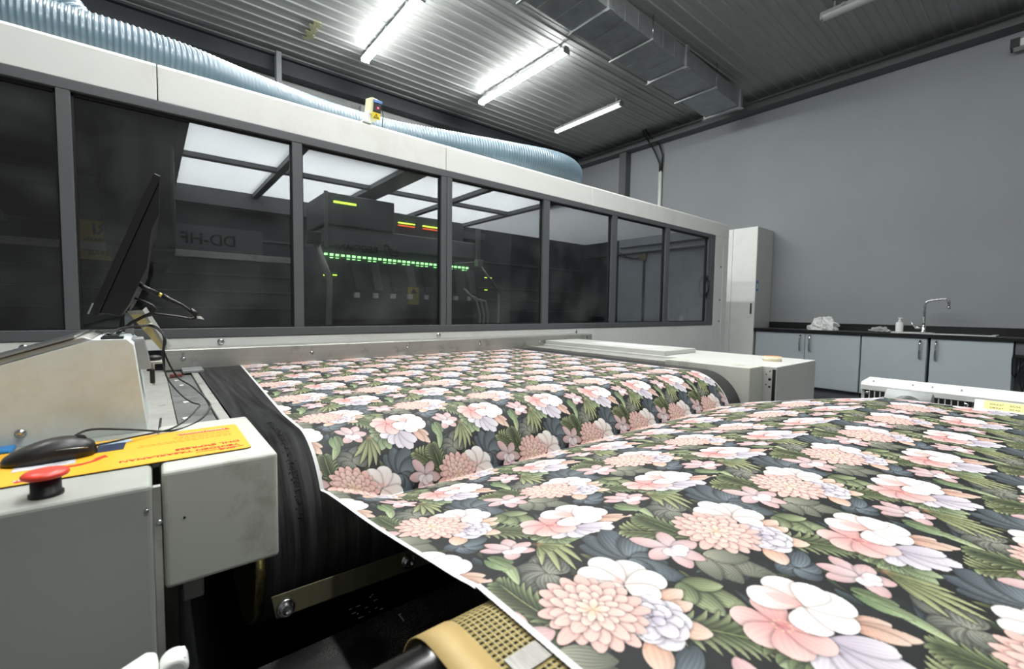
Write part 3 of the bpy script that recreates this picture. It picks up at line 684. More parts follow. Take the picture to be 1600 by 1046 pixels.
MB().tube([(1.10, 2.62, 1.19), (1.108, 2.61, 1.175), (1.112, 2.61, 1.15), (1.112, 2.62, 1.085)], .0025, 6).build('cable', M['cable'], t)
# ================================================================== belt conveyor with its printed cloth
RC, RZ, RR = 1.12, -.490, .200          # drum axis (y, z) and belt radius
FZ = RZ+RR+.002
t = CONV = thing('belt_conveyor', 'wide black printing belt running over a drum under the floral cloth', 'conveyor', (1.2, 1.9, -1.12))
prof = [(3.2, RZ+RR), (2.9, RZ+RR)]+[(RC-RR*math.sin(a), RZ+RR*math.cos(a)) for a in [PI*k/32 for k in range(33)]]+[(3.2, RZ-RR)]
inner = [(y if y > RC+.01 else RC+(y-RC)*(RR-.006)/RR, RZ+(z-RZ)*(RR-.006)/RR) for y, z in prof]
vs = []; X0, X1 = .158, 2.18
for (y, z), (yi, zi) in zip(prof, inner): vs += [(X0, y, z), (X1, y, z), (X0, yi, zi), (X1, yi, zi)]
fs = []
for i in range(len(prof)-1):
    a, b = 4*i, 4*i+4
    fs += [(a, a+1, b+1, b), (a+2, b+2, b+3, a+3), (a, b, b+2, a+2), (a+1, a+3, b+3, b+1)]
n = 4*(len(prof)-1); fs += [(0, 2, 3, 1), (n, n+1, n+3, n+2)]
bm_ = bpy.data.materials.new('rubber_belt'); bm_.use_nodes = True
nt = bm_.node_tree; N = nt.nodes; L = nt.links; b = N['Principled BSDF']
tc = N.new('ShaderNodeTexCoord'); mp = N.new('ShaderNodeMapping'); mp.inputs['Scale'].default_value = (70, 2.2, 2.2)
nz = N.new('ShaderNodeTexNoise'); nz.inputs['Scale'].default_value = 1; nz.inputs['Detail'].default_value = 6; nz.inputs['Roughness'].default_value = .7
rp = N.new('ShaderNodeValToRGB'); rp.color_ramp.elements[0].position = .38; rp.color_ramp.elements[0].color = (.016, .016, .016, 1); rp.color_ramp.elements[1].position = .68; rp.color_ramp.elements[1].color = (.095, .097, .10, 1)
L.new(tc.outputs['Object'], mp.inputs[0]); L.new(mp.outputs[0], nz.inputs['Vector']); L.new(nz.outputs[0], rp.inputs[0]); L.new(rp.outputs[0], b.inputs['Base Color'])
mr = N.new('ShaderNodeMapRange'); mr.inputs[3].default_value = .22; mr.inputs[4].default_value = .5; L.new(nz.outputs[0], mr.inputs[0]); L.new(mr.outputs[0], b.inputs['Roughness'])
mb = MB().add(vs, fs, 0, True); mb.build('belt', bm_, t)
# crumbs of dried glue in a line beside the cloth
random.seed(5); gl = MB()
for k in range(300):
    a = random.uniform(-.35, 1.25); x = .222+random.gauss(0, .0035); r = random.uniform(.0006, .0017)
    y, z = (RC+.3*abs(a), RZ+RR) if a < 0 else (RC-RR*math.sin(a), RZ+RR*math.cos(a))
    gl.box(x-r, x+r, y-r, y+r, z-r, z+r)
gl.build('glue_crumbs', mat('dried_glue', 0x3a3b3b, .15, var=.6, scale=200, spec=1.), t)['kind'] = 'stuff'
MB().lathe((0, RC, RZ), [(.19, .170), (.193, .172), (.193, 2.17), (.19, 2.172)], 'x', 48).build('drum', M['matt'], t)
MB().lathe((0, RC, RZ), [(.196, .140), (.199, .142), (.199, .157), (.185, .157)], 'x', 48).build('drum_rim', mat('brass_rim', 0xb0a775, .3, metal=.9, var=.3, scale=60), t)
MB().cyl((.05, RC, RZ), (.14, RC, RZ), .05, 20).build('axle', M['steel'], t)
MB().box(.16, 2.17, 1.4, 3.0, -1.12, -.72).build('frame', M['matt'], t)
# cross bar with two bolts under the drum
bar = MB().hexa([(0.1577, 0.8400, -0.5518), (0.6159, 0.8400, -0.5645), (0.6418, 0.8700, -0.5860), (0.1654, 0.8700, -0.5724), (0.1503, 0.8400, -0.5089), (0.6153, 0.8400, -0.5166), (0.6372, 0.8700, -0.5351), (0.1556, 0.8700, -0.5270)]).build('cross_bar', mat('oily_steel', 0x8d8a70, .45, metal=.6, var=.45, scale=9, stretch=(1, 4, .4)), t, .002)
for c in ((0.1739, 0.8380, -0.5378), (0.4100, 0.8380, -0.5372)):
    MB().lathe(c, [(.016, .003), (.016, 0), (.0125, -.002), (.012, -.002), (.011, -.009), (.006, -.009), (.0055, -.004)], 'y', 20).build('bolt', M['steel'], bar)
# steel platform on the left of the belt
t = thing('side_platform', 'worn grey steel platform between the console and the black belt', 'platform', (.0, 1.9, -1.12))
MB().box(-.60, .045, 1.062, 2.55, -.31, -.298).box(-.6, .03, 1.1, 2.5, -1.12, -.31).build('outer_plate', M['platedge'], t, .002)
MB().box(.047, .128, 1.062, 2.55, -.318, -.300).build('inner_plate', M['plat'], t, .001)
MB().box(.130, .154, 1.062, 2.55, -.320, -.293).build('edge_rail', M['platedge'], t, .002)
MB().box(.10, .175, 2.33, 2.46, -.293, -.281).build('sensor_block', M['galv'], t, .002)
MB().box(.055, .095, 2.27, 2.30, -.297, -.287).build('red_tag', mat('faded_red', 0x7a4038, .6), t)
random.seed(8)
for k, (px_, py_) in enumerate(((.068, 2.16), (.078, 2.02), (.073, 1.66), (.060, 1.42))):
    o = MB().hexa([(px_, py_, -.2995), (px_+.012, py_+.005, -.2995), (px_+.010, py_+.025, -.2995), (px_-.003, py_+.018, -.2995), (px_, py_, -.298), (px_+.012, py_+.005, -.296), (px_+.010, py_+.025, -.298), (px_-.003, py_+.018, -.297)]).build('paper_scrap', M['paper'])
    tag(o, ('tiny white paper scrap on the steel platform, farthest from the console', 'tiny white paper scrap on the platform, second from the printer', 'tiny white paper scrap on the platform, third from the printer', 'tiny white paper scrap on the platform nearest the console')[k], 'scrap', 'paper scraps on the steel platform')

def fabric():
    TILE = np.ascontiguousarray(paint_tile())
    ny, nx = TILE.shape[:2]
    lo_x, hi_x = .265, 2.06
    # columns: finer near the lens so the print stays crisp
    xs = [0.0]
    while xs[-1] < 1: xs.append(xs[-1]+(.00085*(1+xs[-1]*1.8/.42))/1.8)
    u = np.array(xs); u = u/u[-1]
    # path length stations
    circ = lambda a: (RC-(RR+.002)*math.sin(a), RZ+(RR+.002)*math.cos(a))
    a0 = math.acos((-.425-RZ)/(RR+.002))
    cy, cz_ = circ(a0)
    mid = [(-.45, -.50), (-.40, -.40), (-.34, -.325), (-.28, -.303), (.00, -.300), (.345, -.300), (.385, -.3045), (.45, -.320), (.62, -.352), (.785, -.387), (.90, -.4165), (cy, cz_)]
    edg = [(-.45, -.50), (-.40, -.40), (-.34, -.325), (-.28, -.303), (.00, -.300), (.345, -.300), (.385, -.3045), (.45, -.317), (.62, -.340), (.785, -.360), (.90, -.374), (.937, -.381)]
    a1 = math.acos((-.385-RZ)/(RR+.002))
    def smooth(P, k=24):
        P = [np.array(p) for p in P]; out = []
        for i in range(len(P)-1):
            a, b_, c, d = P[max(i-1, 0)], P[i], P[i+1], P[min(i+2, len(P)-1)]
            for j in range(k):
                q = j/k; out.append(.5*((2*b_)+(c-a)*q+(2*a-5*b_+4*c-d)*q*q+(3*b_-a-3*c+d)*q**3))
        out.append(P[-1]); return np.array(out)
    def full(P, a):
        A = smooth(P)
        B = np.array([circ(a-(a)*k/60) for k in range(1, 61)])
        C_ = np.array([(RC+.02*k, FZ) for k in range(1, 90)])
        Q = np.vstack([A, B, C_]); return Q
    Qm, Qe = full(mid, a0), full(edg, a1)
    # edge variant meets the drum earlier: same number of stations, so both can be blended
    seg = np.r_[0, np.cumsum(np.hypot(*np.diff(Qm, axis=0).T))]
    i0 = np.argmin(np.abs(Qm[:, 0])+(np.arange(len(Qm)) > 200)*9)
    s0 = seg-seg[i0]                               # s equals y on the flat part
    st = [s0[0]]
    while st[-1] < s0[-1]:
        s = st[-1]
        ds = .0011 if s < -.05 else .00085 if s < .45 else .0012 if s < .85 else .0013 if s < 1.2 else .0013+(s-1.2)*.0028
        st.append(s+ds)
    st = np.array(st); st[-1] = s0[-1]
    ym, zm = np.interp(st, s0, Qm[:, 0]), np.interp(st, s0, Qm[:, 1])
    ye, ze = np.interp(st, s0, Qe[:, 0]), np.interp(st, s0, Qe[:, 1])
    xl = lo_x+.065*np.clip((ym-1.28)/1.2, 0, 1.3)
    X = xl[:, None]+(hi_x-xl[:, None])*u[None, :]
    wt = 1-np.clip((X-lo_x)/.16, 0, 1); wt = wt*wt*(3-2*wt)
    Y = ym[:, None]*(1-wt)+ye[:, None]*wt; Z = zm[:, None]*(1-wt)+ze[:, None]*wt
    # soft slack waves where the cloth hangs free between drum and roller
    free = np.clip((st-.36)/.12, 0, 1)*np.clip((.86-st)/.12, 0, 1)
    Z += free[:, None]*(.0035*np.sin(X*7.0+1.0)+.0022*np.sin(X*17+st[:, None]*9))
    v = st-.060*np.clip((st-.30)/.65, 0, 1)
    U = (X*1000) % TW; V = ((v*1000)*(302/310.0)) % TH
    U = U*PPM; Vv = np.broadcast_to(V[:, None]*PPM, U.shape)
    iu = np.floor(U).astype(int); iv = np.floor(Vv).astype(int); fu = (U-iu)[..., None]; fv = (Vv-iv)[..., None]
    iu %= nx; iv %= ny
    g = lambda a, b_: TILE[b_ % ny, a % nx]
    col = (g(iu, iv)*(1-fu)+g(iu+1, iv)*fu)*(1-fv)+(g(iu, iv+1)*(1-fu)+g(iu+1, iv+1)*fu)*fv
    sel = ((X-xl[:, None]) < .0075) | ((hi_x-X) < .0075)
    col[sel] = (.93, .93, .93)
    col = np.where(col <= .04045, col/12.92, ((col+.055)/1.055)**2.4)*.72
    ns_, nu = X.shape
    co = np.stack([X, Y, Z+H], -1).reshape(-1, 3).astype(np.float32)
    idx = np.arange(ns_*nu, dtype=np.int32).reshape(ns_, nu)
    F = np.stack([idx[:-1, :-1], idx[:-1, 1:], idx[1:, 1:], idx[1:, :-1]], -1).reshape(-1, 4)
    me = bpy.data.meshes.new('printed_fabric')
    me.vertices.add(len(co)); me.vertices.foreach_set('co', co.ravel())
    me.loops.add(F.size); me.loops.foreach_set('vertex_index', F.ravel())
    me.polygons.add(len(F)); me.polygons.foreach_set('loop_start', np.arange(0, F.size, 4, dtype=np.int32))
    me.polygons.foreach_set('use_smooth', np.ones(len(F), dtype=bool))
    at = me.color_attributes.new('print', 'FLOAT_COLOR', 'POINT')
    at.data.foreach_set('color', np.concatenate([col.reshape(-1, 3), np.ones((len(co), 1))], 1).astype(np.float32).ravel())
    me.update(calc_edges=True)
    m = bpy.data.materials.new('printed_cloth'); m.use_nodes = True
    nt = m.node_tree; N = nt.nodes; L = nt.links; b = N['Principled BSDF']
    a = N.new('ShaderNodeAttribute'); a.attribute_name = 'print'
    L.new(a.outputs['Color'], b.inputs['Base Color']); b.inputs['Roughness'].default_value = .62; b.inputs['Specular IOR Level'].default_value = .35
    tc = N.new('ShaderNodeTexCoord'); wv = N.new('ShaderNodeTexNoise'); wv.inputs['Scale'].default_value = 900
    L.new(tc.outputs['Object'], wv.inputs['Vector'])
    bp = N.new('ShaderNodeBump'); bp.inputs['Strength'].default_value = .12; bp.inputs['Distance'].default_value = .0005
    L.new(wv.outputs[0], bp.inputs['Height']); L.new(bp.outputs[0], b.inputs['Normal'])
    me.materials.append(m)
    o = bpy.data.objects.new('printed_fabric', me); COL.objects.link(o)
    tag(o, 'cloth printed with pink and white flowers flowing from the printer to the front', 'fabric')
    print('fabric verts', len(co))
fabric()

# ================================================================== dryer intake in the foreground
t = DRY = thing('dryer_conveyor', 'yellow open mesh conveyor belt turning round a black roller under the cloth', 'conveyor', (1.1, 0, -1.12))
ry, rz_, rr = .335, -.362, .0585
P = [(-.6, -.3035), (-.3, -.3035), (.0, -.3035), (.2, -.3035)]+[(ry+rr*math.sin(a), rz_+rr*math.cos(a)) for a in [PI*k/18 for k in range(19)]]+[(.0, rz_-rr), (-.6, rz_-rr)]
def band(xa, xb, off, name, m, parent):
    Q = [(y, z) for y, z in P]; vs = []; s = 0; ss = []
    for i, (y, z) in enumerate(Q):
        if i: s += math.hypot(y-Q[i-1][0], z-Q[i-1][1])
        ss.append(s)
        d = (Q[min(i+1, len(Q)-1)][0]-Q[max(i-1, 0)][0], Q[min(i+1, len(Q)-1)][1]-Q[max(i-1, 0)][1]); l = math.hypot(*d); nn = (-d[1]/l, d[0]/l)
        for k in (off, off-.0012):
            vs += [(xa, y+nn[0]*k, z+nn[1]*k), (xb, y+nn[0]*k, z+nn[1]*k)]
    fs = []
    for i in range(len(Q)-1):
        a, b = 4*i, 4*i+4
        fs += [(a, a+1, b+1, b), (a+2, b+2, b+3, a+3), (a, b, b+2, a+2), (a+1, a+3, b+3, b+1)]
    o = MB().add(vs, fs, 0, True).build(name, m, parent)
    uv = o.data.uv_layers.new(name='UVMap')
    for lp in o.data.loops:
        i = lp.vertex_index
        uv.data[lp.index].uv = (xa if i % 2 == 0 else xb, ss[i//4])
    return o
gm = bpy.data.materials.new('open_mesh'); gm.use_nodes = True
nt = gm.node_tree; N = nt.nodes; L = nt.links; b = N['Principled BSDF']; b.inputs['Roughness'].default_value = .4
uvn = N.new('ShaderNodeUVMap'); sp = N.new('ShaderNodeSeparateXYZ'); L.new(uvn.outputs[0], sp.inputs[0])
def sq(o, k, ph=0.):
    m1 = N.new('ShaderNodeMath'); m1.operation = 'MULTIPLY'; m1.inputs[1].default_value = k; L.new(o, m1.inputs[0])
    m2 = N.new('ShaderNodeMath'); m2.operation = 'SINE'; L.new(m1.outputs[0], m2.inputs[0])
    return m2.outputs[0]
sx, sy = sq(sp.outputs[0], 2*PI/.0062), sq(sp.outputs[1], 2*PI/.0062)
mn = N.new('ShaderNodeMath'); mn.operation = 'MINIMUM'; L.new(sx, mn.inputs[0]); L.new(sy, mn.inputs[1])
mxx = N.new('ShaderNodeMath'); mxx.operation = 'MAXIMUM'; L.new(sx, mxx.inputs[0]); L.new(sy, mxx.inputs[1])
hole = N.new('ShaderNodeMath'); hole.operation = 'GREATER_THAN'; hole.inputs[1].default_value = .15; L.new(mn.outputs[0], hole.inputs[0])
c1 = N.new('ShaderNodeMix'); c1.data_type = 'RGBA'; L.new(sy, c1.inputs[0]); c1.inputs[6].default_value = lin(0xc6b67a)+(1,); c1.inputs[7].default_value = lin(0x7d6f42)+(1,)
c2 = N.new('ShaderNodeMix'); c2.data_type = 'RGBA'; L.new(hole.outputs[0], c2.inputs[0]); L.new(c1.outputs[2], c2.inputs[6]); c2.inputs[7].default_value = (.012, .010, .006, 1)
L.new(c2.outputs[2], b.inputs['Base Color'])
bpn = N.new('ShaderNodeBump'); bpn.inputs['Strength'].default_value = .5; bpn.inputs['Distance'].default_value = .001; bpn.invert = True; L.new(mn.outputs[0], bpn.inputs['Height']); L.new(bpn.outputs[0], b.inputs['Normal'])
band(.212, 2.072, 0, 'mesh_belt', gm, t)
band(.186, .222, .0012, 'edge_band', mat('ochre_edge_band', 0xb29a62, .55, var=.08, scale=20, bump=.1), t)
sp_ = MB().box(.228, .266, .262, .284, -.3035, -.3015).build('silver_patch', mat('silver_joint', 0x8d8c86, .4, metal=.3, var=.2, scale=300, stretch=(1, .1, 1)), t)
MB().lathe((0, ry, rz_), [(.048, -.10), (.052, -.098), (.052, .185), (.055, .187), (.055, 2.22), (.052, 2.224)], 'x', 40).build('roller', mat('black_roller', 0x1a1a1b, .22, var=.1, coat=.5), t)
MB().box(.30, 2.15, -.6, .25, -.60, -.44).box(2.1, 2.2, -.6, .2, -1.12, -.44).box(.3, .4, -.6, .2, -1.12, -.44).build('frame', M['matt'], t)
# dusty black tray between the two machines
dm = bpy.data.materials.new('dusty_black'); dm.use_nodes = True
nt = dm.node_tree; N = nt.nodes; L = nt.links; b = N['Principled BSDF']; b.inputs['Roughness'].default_value = .42
tc = N.new('ShaderNodeTexCoord'); n1 = N.new('ShaderNodeTexNoise'); n1.inputs['Scale'].default_value = 700; n2 = N.new('ShaderNodeTexNoise'); n2.inputs['Scale'].default_value = 9; n2.inputs['Detail'].default_value = 4
L.new(tc.outputs['Object'], n1.inputs['Vector']); L.new(tc.outputs['Object'], n2.inputs['Vector'])
m1 = N.new('ShaderNodeMapRange'); m1.inputs[1].default_value = .56; m1.inputs[2].default_value = .66; L.new(n1.outputs[0], m1.inputs[0])
m2 = N.new('ShaderNodeMapRange'); m2.inputs[1].default_value = .42; m2.inputs[2].default_value = .62; L.new(n2.outputs[0], m2.inputs[0])
mm = N.new('ShaderNodeMath'); mm.operation = 'MULTIPLY'; L.new(m1.outputs[0], mm.inputs[0]); L.new(m2.outputs[0], mm.inputs[1])
mc = N.new('ShaderNodeMix'); mc.data_type = 'RGBA'; L.new(mm.outputs[0], mc.inputs[0]); mc.inputs[6].default_value = (.010, .010, .010, 1); mc.inputs[7].default_value = (.8, .8, .78, 1)
L.new(mc.outputs[2], b.inputs['Base Color'])
t = thing('lint_tray', 'dusty black tray below the cloth between the drum and the yellow mesh belt', 'tray', (.6, .6, -1.12))
MB().box(.03, 2.08, .26, .83, -.63, -.62).build('tray_base', dm, t)
MB().box(.03, .06, .26, .83, -.62, -.59).box(.06, 2.08, .55, .556, -.62, -.612).build('rib', M['matt'], t)
MB().box(.05, 2.0, .27, .82, -1.12, -.63).build('support', M['matt'], t)
fl = MB(); random.seed(4)
cx_, cy_, _z = (0.3297, 0.8673, -0.6200)
for k in range(13):
    x, y = cx_+random.uniform(-.03, .03), cy_+random.uniform(-.03, .04); a = random.uniform(0, 3); l = random.uniform(.0015, .005)
    fl.box(x-l, x+l, y-.0008, y+.0008, -.62, -.6188)
cx_, cy_, _z = (0.3734, 0.7943, -0.6200)
fl.box(cx_-.001, cx_+.001, cy_-.012, cy_+.012, -.62, -.6188).box(cx_-.001, cx_+.005, cy_+.010, cy_+.012, -.62, -.6188)
fl.build('lint_flecks', M['paper'], t)['kind'] = 'stuff'
t = thing('white_clamp', 'white plastic corner piece with a round knob at the bottom edge of the picture', 'clamp', (-.03, .55, -.42))
MB().prism([(-0.0620, 0.5600, -0.3499), (-0.0071, 0.5600, -0.3470), (-0.0022, 0.5600, -0.3522), (-0.0004, 0.5600, -0.3627), (-0.0011, 0.5600, -0.3932), (-0.0587, 0.5600, -0.3834)][0:0] or [(-.085, -.42), (-.085, -.385), (-.012, -.358), (-.004, -.362), (-.002, -.375), (-.002, -.42)], 'y', .545, .575).build('corner_plate', M['white'], t, .003)
MB().lathe((.010, .545, -.372), [(.010, 0), (.012, .004), (.012, .022), (.009, .026)], 'y', 20).box(.010, .020, .548, .568, -.42, -.362).build('knob', M['white'], t, .002)
MB().box(-.08, .018, .548, .60, -1.12, -.42).build('post', M['grey'], t)

# ================================================================== operator console on the left
t = CON = thing('operator_console', 'light grey operator console with a red stop button on top', 'console', (-.5, .9, -1.12))
MB().box(-1.4, -.004, .716, 1.06, -1.12, -.230).build('body', M['panelgrey'], t, .006, 3)
MB().prism([(-.0035, .722), (.0045, .722), (.0045, .732), (-.0035, .732)], 'z', -1.12, -.236).build('edge_trim', M['alu'], t)
sc = MB(); sc.lathe((.002, .722, -.283), [(.0035, 0), (.0035, -.002), (.002, -.003)], 'y', 12); sc.lathe((-.010, .716, -.262), [(.0025, 0), (.0025, -.002), (.001, -.003)], 'y', 12); sc.build('screw', M['steel'], t)
e = MB().lathe((-.1020, .752, -.230), [(.0155, 0), (.0155, .004), (.0135, .005), (.0135, .022), (.009, .023)], seg=28).build('stop_switch', M['black'], t)
MB().lathe((-.1020, .752, -.2085), [(.011, 0), (.0195, .0015), (.021, .0035), (.021, .0055), (.0185, .008), (.011, .0092), (.001, .0097)], seg=32).build('stop_button', M['redbtn'], e)
t = thing('drive_cover', 'light grey sheet metal cover box at the right end of the console', 'cover', (.08, .91, -.40))
MB().box(.0060, .150, .762, 1.057, -.398, -.230).build('shell', M['greyside'], t, .006, 3)
sc = MB(); sc.lathe((.03, .762, -.30), [(.0015, 0), (.0015, -.001)], 'y', 8); sc.build('rivet', M['black'], t)
MB().box(.03, .06, .90, .95, -.50, -.395).box(.0, .02, .90, 1.06, -.45, -.395).build('mounting_lug', M['platedge'], t, .003)

t = thing('control_pedestal', 'sloping light grey control box standing behind the console', 'control box', (-.4, 1.15, -.23))
prof = [(-.009, -.228), (-.026, -.075), (-.034, -.064), (-.078, -.063), (-.19, -.098), (-1.2, -.42), (-1.2, -.228)]
prof = [(-.009, -.230), (-.025, -.072), (-.034, -.062), (-.078, -.062), (-.185, -.099), (-.58, -.2285), (-.58, -.230)]
MB().prism(prof, 'y', 1.032, 1.30).build('shell', M['pedestal'], t, .006, 3)
MB().prism([(-.078, -.0615), (-.09, -.056), (-.20, -.094), (-.585, -.222), (-.58, -.228), (-.185, -.0985)], 'y', 1.036, 1.31).build('slide_rail', M['alu'], t, .002)
MB().prism([(-.10, -.054), (-.20, -.089), (-.585, -.217), (-.585, -.221), (-.20, -.093), (-.10, -.058)], 'y', 1.034, 1.32).build('clear_tray', mat('smoked_plastic', 0x8b9194, .15, var=.05, coat=.6), t)
MB().box(-.068, -.038, 1.040, 1.068, -.062, -.058).box(-.066, -.045, 1.045, 1.10, -.058, -.056).build('grommet', M['black'], t, .001)
sc = MB(); screw(sc, (-0.1653, 1.0320, -0.2087), 'y', .0055); sc.build('screw', M['steel'], t)
# side bracket with a knob on the right flank
MB().hexa([(-.026, 1.10, -.125), (.0, 1.10, -.125), (.0, 1.16, -.125), (-.026, 1.16, -.125), (-.030, 1.10, -.065), (-.012, 1.10, -.065), (-.012, 1.16, -.065), (-.03, 1.16, -.065)]).build('hinge_block', M['galv'], t, .002)
MB().box(-.010, .016, 1.12, 1.18, -.118, -.113).box(.0, .004, 1.12, 1.18, -.16, -.118).build('angle_bracket', M['alu'], t, .001)
MB().lathe((.003, 1.15, -.113), [(.011, 0), (.013, .002), (.013, .006), (.010, .009), (.004, .010)], seg=20).build('knob', M['black'], t)
MB().box(-.004, .004, 1.11, 1.125, -.155, -.127).build('switch', M['black'], t, .002)
o = MB().prism([(-.004, 1.16), (.020, 1.13), (.024, 1.20), (.006, 1.24)], 'z', -.229, -.226).build('white_card', M['paper'])
o.location.z -= .068
tag(o, 'small white card lying beside the control box', 'card')
o = MB().tube([(.004, 1.20, -.293), (.014, 1.17, -.290), (.010, 1.145, -.290), (.000, 1.15, -.292), (.006, 1.19, -.286), (.012, 1.23, -.25)], .0022, 8).build('binder_clip', M['black'])
tag(o, 'small black wire clip beside the white card', 'clip')


# monitor seen from its edge
t = thing('monitor', 'black flat monitor leaning back, seen from its edge', 'monitor', (-.04, 1.45, -.06))
def mo(u, h, d): # u along depth (y), h up the screen, d behind the screen
    ax = Vector((.106, 0, .294)).normalized(); nr = Vector((ax.z, 0, -ax.x))
    return tuple(Vector((-.093, u, -.020))+ax*h+nr*d)
def slab(u0, u1, h0, h1, d0, d1): return [mo(u0, h0, d0), mo(u0, h0, d1), mo(u1, h0, d1), mo(u1, h0, d0), mo(u0, h1, d0), mo(u0, h1, d1), mo(u1, h1, d1), mo(u1, h1, d0)]
MB().hexa(slab(1.20, 1.68, 0, .312, 0, .013)).build('bezel', M['black'], t, .002)
MB().hexa(slab(1.212, 1.668, .012, .30, -.001, 0)).build('screen', mat('dark_screen', 0x0a0b0c, .12), t)
MB().hexa(slab(1.20, 1.202, -.001, .022, -.003, .000)).build('highlight_strip', M['chrome'], t)
bk = [mo(1.206, .006, .013), mo(1.206, .305, .013), mo(1.206, .295, .016), mo(1.206, .235, .035), mo(1.206, .20, .034), mo(1.206, .12, .052), mo(1.206, .04, .050), mo(1.206, .01, .045)]
bk2 = [(x, 1.66, z) for x, y, z in bk]
n = len(bk); MB().add(bk+bk2, [tuple(range(n))]+[tuple(range(2*n-1, n-1, -1))]+[(i, n+i, n+(i+1) % n, (i+1) % n) for i in range(n)]).build('back_housing', mat('satin_black', 0x1b1b1c, .35, var=.15), t, .003)
MB().hexa([(-.058, 1.30, -.075), (-.046, 1.30, -.075), (-.046, 1.36, -.075), (-.058, 1.36, -.075), (-.046, 1.30, .02), (-.030, 1.30, .02), (-.03, 1.36, .02), (-.046, 1.36, .02)]).build('stand', M['black'], t, .003)
t = thing('cable_bracket', 'slanting metal bracket with a beige tape strip behind the control box', 'bracket', (.0, 1.24, -.11))
A = [(-0.0386, 1.2400, -0.0144), (-0.0137, 1.2400, -0.0128), (0.0277, 1.2400, -0.0990), (0.0144, 1.2400, -0.0983)]
MB().hexa([A[0], A[3], (A[3][0], 1.243, A[3][2]), (A[0][0], 1.243, A[0][2]), A[1], A[2], (A[2][0], 1.243, A[2][2]), (A[1][0], 1.243, A[1][2])]).hexa([A[1], A[2], (A[2][0]+.006, 1.27, A[2][2]+.006), (A[1][0]+.006, 1.27, A[1][2]+.006), (A[1][0]+.001, 1.24, A[1][2]+.001), (A[2][0]+.001, 1.24, A[2][2]+.001), (A[2][0]+.007, 1.27, A[2][2]+.007), (A[1][0]+.007, 1.27, A[1][2]+.007)]).build('plate', M['alu'], t, .0008)
B = [(-0.0336, 1.2380, -0.0225), (-0.0138, 1.2380, -0.0210), (0.0210, 1.2380, -0.0957), (0.0144, 1.2380, -0.0968)]
MB().hexa([B[0], B[3], (B[3][0], 1.24, B[3][2]), (B[0][0], 1.24, B[0][2]), B[1], B[2], (B[2][0], 1.24, B[2][2]), (B[1][0], 1.24, B[1][2])]).build('tape_strip', M['beige'], t)
c = (-0.0006, 1.2350, -0.0445)
MB().lathe(c, [(.001, -.005), (.004, -.004), (.0045, 0), (.004, .003)], 'y', 12).tube([(c[0]-.012, 1.232, c[2]-.008), (c[0], 1.230, c[2]+.001), (c[0]+.002, 1.235, c[2])], .0018, 6).build('cable_tie', mat('tie_cream', 0xd8dcb2, .4), t)
MB().box(A[0][0]-.004, A[0][0]+.010, 1.243, 1.26, -.105, A[0][2]-.004).build('foot', M['galv'], t)

def cable(name, P, r, label, sub=6, m=None):
    P = [Vector(p) for p in P]; out = []
    for i in range(len(P)-1):
        a, b, c, d = P[max(i-1, 0)], P[i], P[i+1], P[min(i+2, len(P)-1)]
        for k in range(sub):
            q = k/sub; out.append(.5*((2*b)+(c-a)*q+(2*a-5*b+4*c-d)*q*q+(3*b-a-3*c+d)*q**3))
    out.append(P[-1])
    o = MB().tube(out, r, 8).build(name, m or M['cable'])
    return tag(o, label, 'cable')
t = thing('monitor_cable', 'thick black monitor cable with a gold-tipped plug hanging in a loop', 'cable', (.0, 1.22, -.02))
MB().tube([(-0.0181, 1.2200, 0.0450), (-0.0080, 1.2150, 0.0346), (0.0137, 1.2100, 0.0218)], [.0045, .0052, .0052], 10).build('plug', M['black'], t)
MB().tube([(0.0148, 1.2100, 0.0218), (0.0201, 1.2100, 0.0193)], .0042, 10).build('plug_tip', mat('gold_tip', 0xd8c35a, .3, metal=.6), t)
MB().tube([(0.0212, 1.2100, 0.0193), (0.0361, 1.2100, 0.0087), (0.0537, 1.2100, -0.0007), (0.0648, 1.2100, -0.0104), (0.0727, 1.2100, -0.0188), (0.0794, 1.2100, -0.0288)], [.005, .0046, .0035, .003, .003, .003], 10).tube([(0.0682, 1.2100, -0.0118), (0.0807, 1.2100, -0.0231)], .0062, 12).build('lead', M['black'], t)
MB().tube([(0.0794, 1.2100, -0.0288), (0.0689, 1.2100, -0.0316), (0.0431, 1.2100, -0.0259), (0.0053, 1.2150, -0.0206), (-0.0117, 1.2200, -0.0262), (-0.0316, 1.2200, -0.0395), (-0.0471, 1.2200, -0.0553), (-.05, 1.15, -.057)], .0032, 8).build('return_lead', M['cable'], t)
MB().tube([(-0.0251, 1.2200, 0.0127), (-0.0098, 1.2150, 0.0063), (0.0036, 1.2100, -0.0029), (0.0087, 1.2100, -0.0110), (0.0011, 1.2100, -0.0192), (-0.0116, 1.2100, -0.0259)], [.002, .002, .003, .0042, .0035, .0032], 8).build('side_lead', M['cable'], t)
c = (0.0817, 1.2100, -0.0288)
MB().hexa([(c[0]-.010, 1.208, c[2]+.001), (c[0]+.012, 1.208, c[2]-.004), (c[0]+.012, 1.212, c[2]-.004), (c[0]-.01, 1.212, c[2]+.001), (c[0]-.006, 1.208, c[2]+.004), (c[0]+.006, 1.208, c[2]+.004), (c[0]+.006, 1.212, c[2]+.004), (c[0]-.006, 1.212, c[2]+.004)]).build('paper_tag', M['paper'], t)
